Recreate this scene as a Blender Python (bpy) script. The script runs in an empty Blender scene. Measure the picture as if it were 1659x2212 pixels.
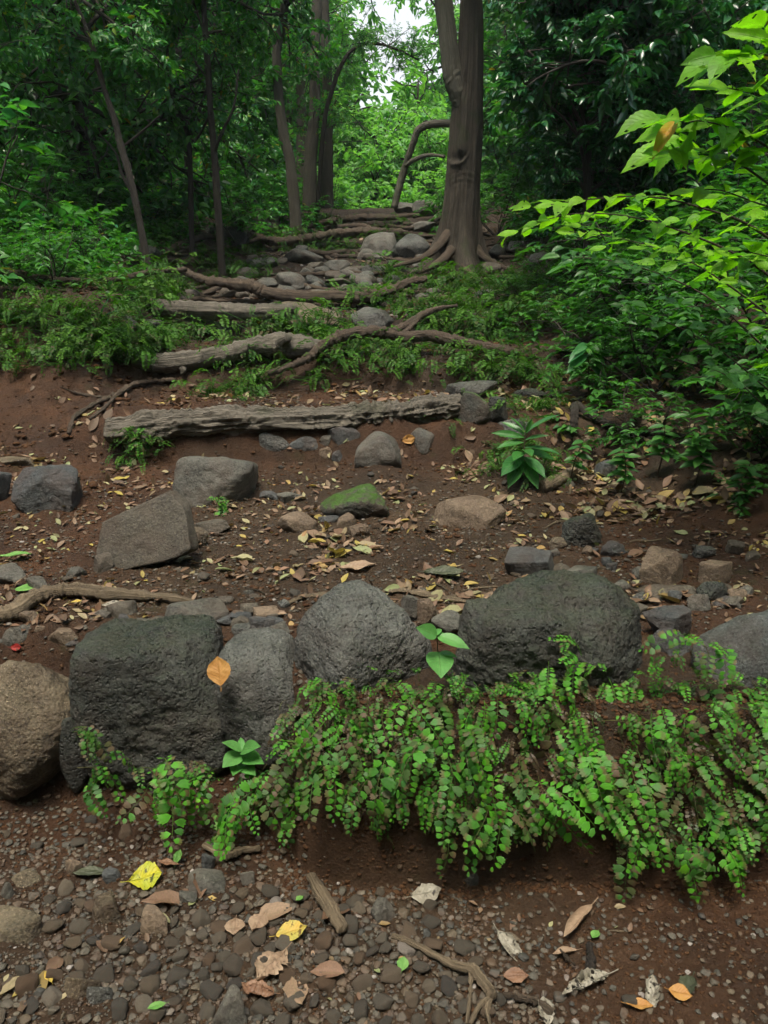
import bpy, bmesh, math, random
import numpy as np
from mathutils import Vector, Matrix

scene = bpy.context.scene
COL = scene.collection
PI = math.pi
RNG = np.random.default_rng(11)
random.seed(5)

# ------------------------------------------------------------------ camera model
CAM = np.array([0.0, 0.0, 1.35])
PITCH = math.radians(14.0)
FPX = 1639.6            # focal length in pixels of a 1659 x 2212 frame
FW = np.array([0, math.cos(PITCH), -math.sin(PITCH)])
UP = np.array([0, math.sin(PITCH), math.cos(PITCH)])
RT = np.array([1.0, 0, 0])


def ray(dx, dy):
    return FW + RT * (dx - 829.5) / FPX + UP * (1106 - dy) / FPX


def P(dx, dy, Y):
    d = ray(dx, dy)
    return CAM + d * (Y / d[1])


def mpp(p):
    """metres per frame pixel at a world point"""
    return float(np.dot(np.asarray(p) - CAM, FW)) / FPX


# ------------------------------------------------------------------ noise
def _hash(ix, iy, iz, seed):
    h = (ix * 374761393 + iy * 668265263 + iz * 2147483647 + seed * 1274126177) & 0xFFFFFFFF
    h = ((h ^ (h >> 13)) * 1274126177) & 0xFFFFFFFF
    h = ((h ^ (h >> 16)) * 2246822519) & 0xFFFFFFFF
    return h ^ (h >> 15)


def perlin(p, seed=0):
    p = np.asarray(p, dtype=np.float64)
    i = np.floor(p).astype(np.int64)
    f = p - i
    u = f * f * f * (f * (f * 6 - 15) + 10)
    out = 0
    for cx in (0, 1):
        for cy in (0, 1):
            for cz in (0, 1):
                h = _hash(i[..., 0] + cx, i[..., 1] + cy, i[..., 2] + cz, seed)
                gx = ((h & 255) / 127.5) - 1
                gy = (((h >> 8) & 255) / 127.5) - 1
                gz = (((h >> 16) & 255) / 127.5) - 1
                dot = gx * (f[..., 0] - cx) + gy * (f[..., 1] - cy) + gz * (f[..., 2] - cz)
                w = (u[..., 0] if cx else 1 - u[..., 0]) * (u[..., 1] if cy else 1 - u[..., 1]) * (u[..., 2] if cz else 1 - u[..., 2])
                out = out + w * dot
    return out


def fbm(p, octv=4, seed=0, gain=0.5):
    p = np.asarray(p, dtype=np.float64)
    a, s = 1.0, 0
    for k in range(octv):
        s = s + a * perlin(p * (2.03 ** k) + 17.3 * k, seed + k)
        a *= gain
    return s


def ss(a, b, x):
    t = np.clip((np.asarray(x, dtype=np.float64) - a) / (b - a), 0, 1)
    return t * t * (3 - 2 * t)


# ------------------------------------------------------------------ terrain height
CEN = np.array([(-9, .44), (2.2, .44), (3.2, .52), (4.06, .60), (4.15, .80), (4.3, .85), (5.15, .90), (5.36, 1.16), (6.42, 1.22), (6.55, 1.40), (7.6, 1.46), (7.75, 1.56),
                (9.4, 1.93), (10.9, 2.30), (11.05, 2.44), (12.8, 2.74), (13.0, 2.93), (15, 3.40), (18, 3.55), (30, 4.0), (400, 12)])
LEF = np.array([(-9, .44), (2.2, .44), (3.2, .56), (4.1, .66), (4.75, .92), (5.0, 1.15), (5.35, 1.52), (6.2, 1.66), (9.5, 2.3), (13, 3.0), (18, 3.8), (30, 6), (400, 60)])
RIG = np.array([(-9, .44), (2.2, .46), (3.0, .58), (4.0, .80), (5.5, 1.28), (8, 1.85), (10, 2.35), (13, 3.1), (18, 3.9), (30, 6), (400, 60)])
BUMPS = []


def bump_at(dx, dy, Y, rx, ry, h):
    q = P(dx, dy, Y)
    BUMPS.append((q[0], Y, rx, ry, h))


bump_at(465, 1060, 3.62, .22, .16, .07)
bump_at(818, 1000, 3.95, .16, .2, .09)
bump_at(100, 1090, 3.35, .24, .18, .07)
bump_at(1130, 1000, 3.75, .20, .22, .14)
bump_at(500, 960, 4.12, 1.0, .06, .05)


def H(x, y, fine=True):
    x = np.asarray(x, dtype=np.float64)
    y = np.asarray(y, dtype=np.float64)
    x, y = np.broadcast_arrays(x, y)
    n1 = perlin(np.stack([x * 2.3, x * 0 + 3.1, x * 0], -1), 3)
    w = ss(-.45, -.12, x)
    yb = 1.86 + (1.585 - 1.86) * w + .07 * n1
    bw = .36 + (.17 - .36) * w
    t = np.clip((y - yb) / bw, 0, 1)
    bank = .42 * ((1 - w) * (.22 * ss(0, .35, t) + .78 * ss(.35, 1, t)) + w * (1 - (1 - t) ** 1.7) * ss(0, .12, t)) + .02 * ss(2.0, 2.3, y)
    jit = .07 * perlin(np.stack([x * 1.7, y * .6, x * 0 + 9], -1), 5) * ss(2.6, 4, y)
    ym = y + jit
    c = np.interp(ym, CEN[:, 0], CEN[:, 1])
    l = np.interp(ym, LEF[:, 0], LEF[:, 1])
    r = np.interp(ym, RIG[:, 0], RIG[:, 1])
    sh = .55 * ss(5.5, 8, y)
    wl = 1 - ss(-2.05 - sh, -1.5 - sh, x)
    wr = ss(1.0 + sh, 1.75 + sh, x)
    prof = c * (1 - wl) * (1 - wr) + l * wl + r * wr * (1 - wl)
    z = bank + (prof - .44)
    z = z + .16 * np.maximum(0, x - 1.25) * ss(2.3, 3.2, y) + .10 * np.maximum(0, -x - 3.2) * ss(2.3, 6, y)
    z = z + .045 * np.maximum(0, 1.9 - y) * ss(.2, .7, x)
    for bx, by, rx, ry, hh in BUMPS:
        z = z + hh * np.exp(-(((x - bx) / rx) ** 2 + ((y - by) / ry) ** 2))
    rough = .35 + .65 * ss(3.5, 8, y)
    p = np.stack([x, y, x * 0], -1)
    z = z + .09 * rough * perlin(p * 1.3, 20) * (1 - .6 * ss(1, 2, y) * (1 - ss(3, 4, y)))
    if fine:
        z = z + .024 * fbm(p * 7, 4, 31, .62) + (.045 * fbm(p * 4.2, 5, 131, .62) + .02 * np.abs(perlin(p * 17, 37))) * (1 - ss(-1.35, -.95, x)) * ss(3.3, 3.7, y) * (1 - ss(5.4, 6, y)) + .006 * np.abs(perlin(p * 60, 35)) * ss(.5, 1.2, y) * (1 - ss(4, 6, y))
        steep = np.exp(-((t - .5) / .35) ** 2)
        z = z + steep * (.05 * fbm(p * 11, 4, 77, .6) - .03 * np.abs(perlin(p * 24, 78)))
    return z


def ground(dx, dy, y0=.95, y1=60):
    d = ray(dx, dy)
    d = d / d[1]
    ys = np.geomspace(y0, y1, 700)
    zs = CAM[2] + d[2] * ys
    hs = H(d[0] * ys, ys, False)
    k = np.nonzero(zs < hs)[0]
    if len(k) == 0:
        Y = 30.0
    elif k[0] == 0:
        Y = y0
    else:
        i = k[0]
        a, b = zs[i - 1] - hs[i - 1], zs[i] - hs[i]
        Y = ys[i - 1] + (ys[i] - ys[i - 1]) * a / (a - b)
    x = d[0] * Y
    return np.array([x, Y, float(H(x, Y))])


# ------------------------------------------------------------------ mesh helpers
def build_mesh(name, verts, faces, attrs=None, smooth=True):
    """faces: list of int arrays (n,3) / (n,4) or python lists"""
    me = bpy.data.meshes.new(name)
    verts = np.asarray(verts, dtype=np.float32)
    me.vertices.add(len(verts))
    me.vertices.foreach_set('co', verts.ravel())
    loops, tot = [], []
    for f in faces:
        f = np.asarray(f, dtype=np.int32)
        if f.size == 0:
            continue
        loops.append(f.ravel())
        tot.append(np.full(len(f), f.shape[1], dtype=np.int32))
    loops = np.concatenate(loops)
    tot = np.concatenate(tot)
    me.loops.add(len(loops))
    me.loops.foreach_set('vertex_index', loops)
    me.polygons.add(len(tot))
    st = np.concatenate([[0], np.cumsum(tot)[:-1]]).astype(np.int32)
    me.polygons.foreach_set('loop_start', st)
    me.polygons.foreach_set('loop_total', tot)
    me.polygons.foreach_set('use_smooth', np.full(len(tot), smooth, dtype=bool))
    for k, v in (attrs or {}).items():
        a = me.attributes.new(k, 'FLOAT', 'POINT')
        a.data.foreach_set('value', np.asarray(v, dtype=np.float32))
    me.update(calc_edges=True)
    return me


def link(name, data, mat=None, parent=None, loc=None, rot=None, scale=None):
    o = bpy.data.objects.new(name, data)
    COL.objects.link(o)
    if mat is not None and data is not None and len(data.materials) == 0:
        data.materials.append(mat)
    if parent is not None:
        o.parent = parent
    if loc is not None:
        o.location = [float(v) for v in loc]
    if rot is not None:
        o.rotation_euler = rot
    if scale is not None:
        o.scale = (scale,) * 3 if np.isscalar(scale) else scale
    return o


def tag(o, label=None, cat=None, group=None, kind=None):
    if label:
        o['label'] = label
    if cat:
        o['category'] = cat
    if group:
        o['group'] = group
    if kind:
        o['kind'] = kind
    return o


def empty(name, loc, label, cat, group=None, rz=0, scale=1):
    o = link(name, None, loc=loc, rot=(0, 0, rz), scale=scale)
    o.empty_display_size = .1
    return tag(o, label, cat, group)


def norm(v):
    v = np.asarray(v, dtype=np.float64)
    return v / np.maximum(1e-9, np.linalg.norm(v, axis=-1, keepdims=True))


def frames(d, up):
    d = norm(d)
    b = norm(np.cross(up, d))
    n = np.cross(d, b)
    return np.stack([d, b, n], -1)     # columns


def instance(tv, tf, pos, R, scale):
    """tv (m,3), tf list of arrays, pos (N,3), R (N,3,3), scale (N,) or (N,3)"""
    N, m = len(pos), len(tv)
    sc = np.asarray(scale)
    if sc.ndim == 1:
        sc = sc[:, None].repeat(3, 1)
    v = tv[None, :, :] * sc[:, None, :]
    v = np.einsum('nij,nmj->nmi', R, v) + pos[:, None, :]
    off = (np.arange(N) * m)[:, None, None]
    fs = [(np.asarray(f)[None] + off).reshape(-1, np.asarray(f).shape[1]) for f in tf]
    return v.reshape(-1, 3), fs


class Acc:
    def __init__(s):
        s.v, s.f3, s.f4, s.n, s.at = [], [], [], 0, {}

    def add(s, v, fs, **attrs):
        v = np.asarray(v)
        for f in fs:
            f = np.asarray(f)
            if f.size == 0:
                continue
            (s.f3 if f.shape[1] == 3 else s.f4).append(f + s.n)
        s.v.append(v)
        s.n += len(v)
        for k, a in attrs.items():
            s.at.setdefault(k, []).append(np.broadcast_to(np.asarray(a, dtype=np.float32), (len(v),)))

    def mesh(s, name, smooth=True):
        fs = []
        if s.f3:
            fs.append(np.concatenate(s.f3))
        if s.f4:
            fs.append(np.concatenate(s.f4))
        return build_mesh(name, np.concatenate(s.v), fs, {k: np.concatenate(a) for k, a in s.at.items()}, smooth)


def spline(pts, n):
    pts = np.asarray(pts, dtype=np.float64)
    if len(pts) == 2:
        t = np.linspace(0, 1, n)[:, None]
        return pts[0] * (1 - t) + pts[1] * t
    ext = np.vstack([2 * pts[0] - pts[1], pts, 2 * pts[-1] - pts[-2]])
    out = []
    for u in np.linspace(0, len(pts) - 1 - 1e-6, n):
        i = int(u)
        t = u - i
        a, b, c, d = ext[i], ext[i + 1], ext[i + 2], ext[i + 3]
        out.append(.5 * ((2 * b) + (-a + c) * t + (2 * a - 5 * b + 4 * c - d) * t * t + (-a + 3 * b - 3 * c + d) * t ** 3))
    return np.array(out)


def tube(pts, radii, n=24, ring=10, amp=0.0, freq=6.0, seed=0, flat=1.0, ridge=0.0, ridges=5, cap=True, disp=None, twist=1.0, lump=0.0):
    pts = np.asarray(pts, dtype=np.float64)
    c = spline(pts, n)
    rr = np.interp(np.linspace(0, 1, n), np.linspace(0, 1, len(radii)), radii)
    if lump:
        rr = rr * (1 + lump * perlin(np.stack([np.linspace(0, n / 4.0, n), np.zeros(n) + seed, np.zeros(n)], -1), seed))
    tg = norm(np.gradient(c, axis=0))
    u = np.cross(tg[0], [0, 0, 1])
    if np.linalg.norm(u) < .2:
        u = np.cross(tg[0], [0, 1, 0])
    u = norm(u)
    V = []
    th = np.arange(ring) * 2 * PI / ring
    for i in range(n):
        u = norm(u - tg[i] * np.dot(u, tg[i]))
        w = np.cross(tg[i], u)
        r = rr[i] * np.ones(ring)
        if ridge:
            r = r * (1 + ridge * np.sin(th * ridges + twist * i / n * 4 + seed) * .6 + ridge * .4 * np.sin(th * (ridges * 2 + 1) + seed * 2 + i / n * 3))
        V.append(c[i] + np.outer(np.cos(th) * r, u) + np.outer(np.sin(th) * r * flat, w))
    V = np.array(V)
    ctr = np.repeat(c[:, None, :], ring, 1)
    if amp:
        nd = norm(V - ctr)
        q = V.reshape(-1, 3)
        tgr = np.repeat(tg[:, None, :], ring, 1).reshape(-1, 3)
        # stretch the noise along the grain
        qs = q - tgr * (np.sum(q * tgr, -1, keepdims=True)) * .8
        V = V + nd * (amp * fbm(qs * freq, 4, seed, .6)).reshape(n, ring, 1) * np.minimum(1, rr / max(rr.max(), 1e-6) + .3)[:, None, None]
    if disp is not None:
        V = disp(V, c, tg, th)
    v = V.reshape(-1, 3)
    i, j = np.meshgrid(np.arange(n - 1), np.arange(ring), indexing='ij')
    a = i * ring + j
    b = i * ring + (j + 1) % ring
    quads = np.stack([a, b, b + ring, a + ring], -1).reshape(-1, 4)
    fs = [quads]
    if cap:
        k = len(v)
        v = np.vstack([v, c[0] - tg[0] * rr[0] * .15, c[-1] + tg[-1] * rr[-1] * .4])
        j = np.arange(ring)
        t1 = np.stack([(j + 1) % ring, j, np.full(ring, k)], -1)
        o = (n - 1) * ring
        t2 = np.stack([o + j, o + (j + 1) % ring, np.full(ring, k + 1)], -1)
        fs.append(np.vstack([t1, t2]))
    return v, fs


_ICO = {}


def ico(n):
    if n not in _ICO:
        bm = bmesh.new()
        bmesh.ops.create_icosphere(bm, subdivisions=n, radius=1)
        bm.verts.ensure_lookup_table()
        v = np.array([x.co[:] for x in bm.verts])
        f = np.array([[q.index for q in x.verts] for x in bm.faces])
        bm.free()
        _ICO[n] = (norm(v), f)
    return _ICO[n]


def rock_geo(dims, seed, sub=5, k=14, nplanes=14, amp=.05, fine=.012, planes=None, lobes=(), rot=None, cmin=.72, axc=None):
    """a stone: the soft intersection of half-spaces, roughened; dims = (w, d, h) metres"""
    rng = np.random.default_rng(seed)
    d, f = ico(sub)
    if planes is None:
        N = [(1, 0, 0), (-1, 0, 0), (0, 1, 0), (0, -1, 0), (0, 0, 1), (0, 0, -1)]
        if axc is None:
            axc = .9 if k >= 20 else 1.06
        q = Matrix.Rotation(rng.uniform(0, 6.28), 3, 'Z') @ Matrix.Rotation(rng.normal() * .22, 3, 'X') @ Matrix.Rotation(rng.normal() * .22, 3, 'Y')
        if axc < .89:
            q = Matrix.Rotation(rng.uniform(-.3, .3), 3, 'Z')
        N = [np.array(q @ Vector(a_)) for a_ in N]
        C = [axc * rng.uniform(.92, 1.05) for _ in N]
        for _ in range(nplanes):
            v = norm(rng.normal(size=3))
            N.append(v)
            C.append(rng.uniform(cmin, .98))
    else:
        N = [norm(p[0]) for p in planes]
        C = [p[1] for p in planes]
    N, C = norm(np.array(N, dtype=float)), np.array(C)
    dots = np.maximum(d @ N.T, 1e-4)
    rinv = dots / C
    r = 1.0 / (np.sum(rinv ** k, 1) ** (1.0 / k))
    for (ld, la, lw) in lobes:
        r = r * (1 + la * np.exp((d @ norm(ld) - 1) / lw))
    fine = fine * (2.1 if sub >= 6 else 1.7)
    v = d * r[:, None]
    if planes is None:
        v = v + d * (amp * fbm(d * 1.6 + seed, 3, seed))[:, None]
        lo, hi = v.min(0), v.max(0)
        v = (v - (lo + hi) / 2) / ((hi - lo) / 2)
        v = v * (np.array(dims) / 2)
    s = float(np.mean(dims))
    if planes is not None:
        v = v + d * (amp * fbm(v / s * 1.8 + seed, 3, seed))[:, None] * s
    if fine:
        v = v + d * (fine * (.6 * fbm(v / s * 5 + seed, 5, seed + 5, .66) - .8 * np.abs(perlin(v / s * 3.1 + seed, seed + 8))))[:, None] * s
    if rot is not None:
        v = v @ np.array(Matrix.Rotation(rot, 3, 'Z')).T
    return v, [f]


# ------------------------------------------------------------------ materials
def newmat(name):
    m = bpy.data.materials.new(name)
    m.use_nodes = True
    nt = m.node_tree
    nt.nodes.clear()
    return m, NT(nt)


class NT:
    def __init__(s, nt):
        s.nt = nt

    def n(s, typ, **kw):
        nd = s.nt.nodes.new(typ)
        for k, v in kw.items():
            if k.startswith('i_'):
                key = k[2:].replace('_', ' ')
                nd.inputs[key].default_value = v
            else:
                setattr(nd, k, v)
        return nd

    def l(s, a, b):
        s.nt.links.new(a, b)

    def noise(s, vec, scale, detail=4, rough=.55, dist=0):
        nd = s.n('ShaderNodeTexNoise')
        nd.inputs['Scale'].default_value = scale
        nd.inputs['Detail'].default_value = detail
        nd.inputs['Roughness'].default_value = rough
        nd.inputs['Distortion'].default_value = dist
        if vec is not None:
            s.l(vec, nd.inputs['Vector'])
        return nd.outputs['Fac']

    def ramp(s, fac, stops, interp='LINEAR'):
        nd = s.n('ShaderNodeValToRGB')
        cr = nd.color_ramp
        cr.interpolation = interp
        while len(cr.elements) < len(stops):
            cr.elements.new(.5)
        for e, (p, c) in zip(cr.elements, stops):
            e.position = p
            e.color = (c, c, c, 1) if np.isscalar(c) else (*c, 1)
        s.l(fac, nd.inputs['Fac'])
        return nd.outputs['Color']

    def mix(s, fac, a, b, blend='MIX'):
        nd = s.n('ShaderNodeMix', data_type='RGBA', blend_type=blend)
        for ix, v in ((0, fac), (6, a), (7, b)):
            sock = nd.inputs[ix]
            if hasattr(v, 'links'):
                s.l(v, sock)
            elif np.isscalar(v):
                sock.default_value = v if ix == 0 else (v, v, v, 1)
            else:
                sock.default_value = (*v, 1)
        return nd.outputs[2]

    def math(s, op, a, b=None, clamp=False):
        nd = s.n('ShaderNodeMath', operation=op, use_clamp=clamp)
        for sock, v in ((nd.inputs[0], a), (nd.inputs[1], b)):
            if v is None:
                continue
            if hasattr(v, 'links'):
                s.l(v, sock)
            else:
                sock.default_value = v
        return nd.outputs[0]

    def bump(s, h, strength, dist, prev=None):
        nd = s.n('ShaderNodeBump')
        nd.inputs['Strength'].default_value = strength
        nd.inputs['Distance'].default_value = dist
        s.l(h, nd.inputs['Height'])
        if prev is not None:
            s.l(prev, nd.inputs['Normal'])
        return nd.outputs['Normal']

    def out(s, shader):
        o = s.n('ShaderNodeOutputMaterial')
        s.l(shader, o.inputs['Surface'])

    def pbsdf(s, col, rough, normal=None, spec=.5):
        b = s.n('ShaderNodeBsdfPrincipled')
        for sock, v in ((b.inputs['Base Color'], col), (b.inputs['Roughness'], rough)):
            if hasattr(v, 'links'):
                s.l(v, sock)
            elif np.isscalar(v):
                sock.default_value = v
            else:
                sock.default_value = (*v, 1)
        b.inputs['Specular IOR Level'].default_value = spec
        if normal is not None:
            s.l(normal, b.inputs['Normal'])
        return b.outputs[0]

    def obj(s):
        return s.n('ShaderNodeTexCoord').outputs['Object']

    def orand(s):
        return s.n('ShaderNodeObjectInfo').outputs['Random']

    def attr(s, name):
        return s.n('ShaderNodeAttribute', attribute_name=name).outputs['Fac']


def rock_mat(name, dark, light, soil=(.075, .04, .025), soilamt=.35, moss=0.0, pits=.5, speck=.3, rough=.62, mosscol=(.035, .085, .008)):
    m, t = newmat(name)
    ob = t.obj()
    vec = t.n('ShaderNodeVectorMath', operation='ADD')
    t.l(ob, vec.inputs[0])
    t.l(t.orand(), vec.inputs[1])
    v = vec.outputs[0]
    big = t.noise(v, 5, 5, .6)
    col = t.mix(t.ramp(big, [(.40, 0.), (.60, 1.)]), dark, light)
    col = t.mix(t.ramp(t.noise(v, 16, 7, .75), [(.52, 0.), (.60, .55)]), col, tuple(c * .45 for c in dark))
    col = t.mix(t.ramp(t.noise(v, 11, 8, .8), [(.60, 0.), (.66, .5)]), col, tuple(c * 1.5 for c in light))
    fine = t.noise(v, 130, 4, .7)
    col = t.mix(t.ramp(fine, [(.38, .0), (.68, .9)]), col, t.mix(.5, col, tuple(min(1, c * 2.2 + .02) for c in light)))
    # pale lichen specks
    sp = t.noise(v, 300, 2, .6)
    spm = t.math('MULTIPLY', t.ramp(sp, [(.60, 0.), (.68, 1.)]), t.ramp(t.noise(v, 9, 3), [(.45, 0.), (.62, speck)]))
    col = t.mix(spm, col, tuple(min(1, c * 3.2 + .04) for c in light))
    # soil film in patches
    sm = t.math('MULTIPLY', t.ramp(t.noise(v, 7.5, 6, .65), [(.44, 0.), (.62, 1.)]), soilamt)
    col = t.mix(sm, col, soil)
    if moss:
        g = t.n('ShaderNodeNewGeometry')
        sx = t.n('ShaderNodeSeparateXYZ')
        t.l(g.outputs['Normal'], sx.inputs[0])
        a = t.math('ADD', t.math('MULTIPLY', sx.outputs['Z'], .25), t.noise(v, 22, 8, .8))
        mm = t.math('MULTIPLY', t.ramp(a, [(.60, 0.), (.74, 1.)]), moss)
        mc = t.mix(t.noise(v, 120, 3), mosscol, tuple(c * 2 for c in mosscol))
        col = t.mix(mm, col, mc)
    b1 = t.bump(t.noise(v, 22, 9, .75), 1., .03)
    vo = t.n('ShaderNodeTexVoronoi', feature='F1')
    vo.inputs['Scale'].default_value = 75
    wv = t.n('ShaderNodeVectorMath', operation='ADD')
    t.l(v, wv.inputs[0])
    nz = t.n('ShaderNodeTexNoise')
    nz.inputs['Scale'].default_value = 40
    t.l(v, nz.inputs['Vector'])
    nm = t.n('ShaderNodeVectorMath', operation='SCALE')
    nm.inputs['Scale'].default_value = .02
    t.l(nz.outputs['Color'], nm.inputs[0])
    t.l(nm.outputs[0], wv.inputs[1])
    t.l(wv.outputs[0], vo.inputs['Vector'])
    pm = t.math('MULTIPLY', t.ramp(vo.outputs['Distance'], [(.0, 0.), (.42, 1.)]), 1.0)
    b2 = t.bump(pm, pits, .012, b1)
    b3 = t.bump(fine, .8, .006, b2)
    r = t.math('ADD', t.math('MULTIPLY', t.noise(v, 12, 5, .7), .5), rough - .45)
    t.out(t.pbsdf(col, r, b3, .5))
    return m


def soil_mat():
    m, t = newmat('soil')
    v = t.obj()
    zone = t.attr('zone')      # 0 red clay, 1 grey worn tread, 2 dark forest humus
    red = t.mix(t.ramp(t.noise(v, 3, 6, .65), [(.35, 0.), (.65, 1.)]), (.036, .0145, .0055), (.115, .048, .018))
    grey = t.mix(t.ramp(t.noise(v, 4, 6, .65), [(.35, 0.), (.65, 1.)]), (.034, .021, .0105), (.080, .050, .026))
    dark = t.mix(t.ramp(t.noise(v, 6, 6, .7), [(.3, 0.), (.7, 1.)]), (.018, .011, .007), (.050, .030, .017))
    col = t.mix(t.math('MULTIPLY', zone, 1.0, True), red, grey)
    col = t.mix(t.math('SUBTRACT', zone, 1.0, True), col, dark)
    wet = t.ramp(t.noise(v, 1.7, 5, .7), [(.38, 0.), (.62, 1.)])
    col = t.mix(t.math('MULTIPLY', wet, .85), col, t.mix(1.0, col, (.50, .46, .44), 'MULTIPLY'))
    gr = t.noise(v, 90, 5, .75)
    col = t.mix(t.ramp(gr, [(.35, 0.), (.8, .75)]), col, t.mix(.4, col, (.15, .095, .05)))
    vo = t.n('ShaderNodeTexVoronoi', feature='F1')
    vo.inputs['Scale'].default_value = 110
    t.l(v, vo.inputs['Vector'])
    mo = t.math('MULTIPLY', t.ramp(t.noise(v, 5, 6, .7), [(.58, 0.), (.70, 1.)]), t.ramp(t.noise(v, 1.1, 2), [(.45, 0.), (.6, .5)]))
    col = t.mix(mo, col, (.028, .045, .010))
    b1 = t.bump(t.noise(v, 22, 10, .78), 1.0, .05)
    b2 = t.bump(t.ramp(vo.outputs['Distance'], [(0., 1.), (.6, 0.)]), .6, .009, b1)
    b3 = t.bump(gr, 1., .010, b2)
    t.out(t.pbsdf(col, t.ramp(wet, [(0., .78), (1., .55)]), b3, .35))
    return m


def wood_mat(name, dark, light, moss=.3, grain=1.0, rough=.7):
    """weathered wood / bark; attribute 'u' runs along the piece (metres) and 'a' round it"""
    m, t = newmat(name)
    cb = t.n('ShaderNodeCombineXYZ')
    t.l(t.math('MULTIPLY', t.attr('u'), 3.0), cb.inputs[0])
    t.l(t.math('MULTIPLY', t.attr('a'), 24.0 * grain), cb.inputs[1])
    t.l(t.orand(), cb.inputs[2])
    g = t.noise(cb.outputs[0], 1.5, 8, .7, .6)
    ob = t.obj()
    patch = t.noise(ob, 6, 5, .65)
    col = t.mix(t.ramp(g, [(.34, 0.), (.66, 1.)]), dark, light)
    col = t.mix(t.ramp(patch, [(.45, 0.), (.7, .55)]), col, t.mix(.7, col, dark))
    col = t.mix(t.ramp(t.noise(ob, 3.5, 5), [(.55, 0.), (.68, moss)]), col, (.040, .052, .018))
    b1 = t.bump(g, 1.0, .03)
    b2 = t.bump(t.noise(ob, 40, 7, .7), .6, .006, b1)
    t.out(t.pbsdf(col, rough, b2, .35))
    return m


def leaf_mat(name, stops, trans=.45, rough=.38, spec=.5, edgecol=None, edgeamt=.0, veins=0.0, holes=False, bumpy=.3, transmul=(1.1, 1.35, .45)):
    m, t = newmat(name)
    r = t.math('FRACT', t.math('ADD', t.attr('rnd'), t.math('MULTIPLY', t.orand(), .61)))
    col = t.ramp(r, stops)
    ob = t.obj()
    col = t.mix(.5, col, t.mix(1.0, col, t.ramp(t.noise(ob, 30, 3), [(.3, .55), (.7, 1.35)]), 'MULTIPLY'))
    e = t.attr('edge')
    if edgecol is not None:
        em = t.math('MULTIPLY', t.ramp(t.math('ADD', e, t.math('MULTIPLY', t.noise(ob, 25, 3), .45)), [(.82, 0.), (1.12, 1.)]), t.ramp(t.math('FRACT', t.math('MULTIPLY', r, 7.3)), [(.25, 0.), (.95, edgeamt)]))
        col = t.mix(em, col, edgecol)
    normal = None
    if veins:
        # feathered side veins from the midrib: 'len' along, 'edge' across
        ph = t.math('SUBTRACT', t.math('MULTIPLY', t.attr('len'), 9.0), t.math('MULTIPLY', e, 2.2))
        fr = t.math('ABSOLUTE', t.math('SUBTRACT', t.math('FRACT', ph), .5))
        vm = t.math('MAXIMUM', t.ramp(fr, [(0., 1.), (.09, 0.)]), t.ramp(e, [(0., 1.), (.07, 0.)]))
        col = t.mix(t.math('MULTIPLY', vm, veins), col, t.mix(.55, col, (.16, .22, .06)))
        normal = t.bump(vm, .5, .003)
    nn = t.bump(t.noise(ob, 60, 3), bumpy, .004, normal)
    p = t.pbsdf(col, rough, nn, spec)
    tr = t.n('ShaderNodeBsdfTranslucent')
    t.l(t.mix(1.0, col, transmul, 'MULTIPLY'), tr.inputs['Color'])
    mx = t.n('ShaderNodeMixShader')
    mx.inputs[0].default_value = trans
    t.l(p, mx.inputs[1])
    t.l(tr.outputs[0], mx.inputs[2])
    t.out(mx.outputs[0])
    return m


M = {}
M['soil'] = soil_mat()
M['basalt'] = rock_mat('dark_basalt', (.011, .014, .012), (.042, .046, .038), moss=.10, pits=1., speck=.7, soilamt=.22)
M['basalt_dry'] = rock_mat('grey_basalt', (.022, .025, .023), (.105, .108, .098), moss=.06, pits=1., speck=1., soilamt=.2)
M['brownrock'] = rock_mat('brown_stone', (.040, .030, .018), (.165, .132, .085), moss=.05, pits=.6, speck=1., soilamt=.4)
M['greyrock'] = rock_mat('smooth_grey_stone', (.036, .037, .032), (.130, .125, .104), moss=.04, pits=.15, speck=.3, soilamt=.4)
M['bluerock'] = rock_mat('blue_grey_stone', (.024, .030, .030), (.085, .095, .092), moss=.05, pits=.5, speck=.9, soilamt=.3)
M['slate'] = rock_mat('slate_stone', (.026, .031, .033), (.080, .086, .084), moss=.0, pits=.1, speck=.2, soilamt=.4)
M['tanrock'] = rock_mat('tan_stone', (.090, .062, .040), (.200, .150, .100), moss=.0, pits=.25, speck=.2, soilamt=.3)
M['slab'] = rock_mat('olive_slab_stone', (.050, .044, .032), (.105, .092, .068), moss=.0, pits=.12, speck=.35, soilamt=.3)
M['mossrock'] = rock_mat('mossy_stone', (.030, .032, .026), (.070, .070, .055), moss=1.0, pits=.4, speck=.3, soilamt=.5, mosscol=(.032, .080, .005))


def pebble_mat():
    m, t = newmat('gravel_stone')
    r = t.math('FRACT', t.math('ADD', t.attr('rnd'), t.math('MULTIPLY', t.orand(), .61)))
    col = t.ramp(r, [(0., (.046, .046, .038)), (.2, (.086, .078, .058)), (.38, (.034, .036, .033)), (.5, (.100, .080, .052)), (.62, (.052, .049, .038)), (.74, (.105, .096, .074)), (.86, (.080, .052, .030)),
                     (.97, (.130, .115, .085)), (1., (.30, .28, .26))])
    ob = t.obj()
    col = t.mix(t.ramp(t.noise(ob, 40, 5, .7), [(.35, 0.), (.65, .6)]), col, t.mix(1.0, col, (.5, .45, .40), 'MULTIPLY'))
    col = t.mix(t.ramp(t.noise(ob, 14, 5, .7), [(.48, 0.), (.62, .5)]), col, (.080, .042, .026))
    b = t.bump(t.noise(ob, 90, 6, .7), .8, .005)
    t.out(t.pbsdf(col, .6, b, .4))
    return m


M['pebble'] = pebble_mat()


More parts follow.
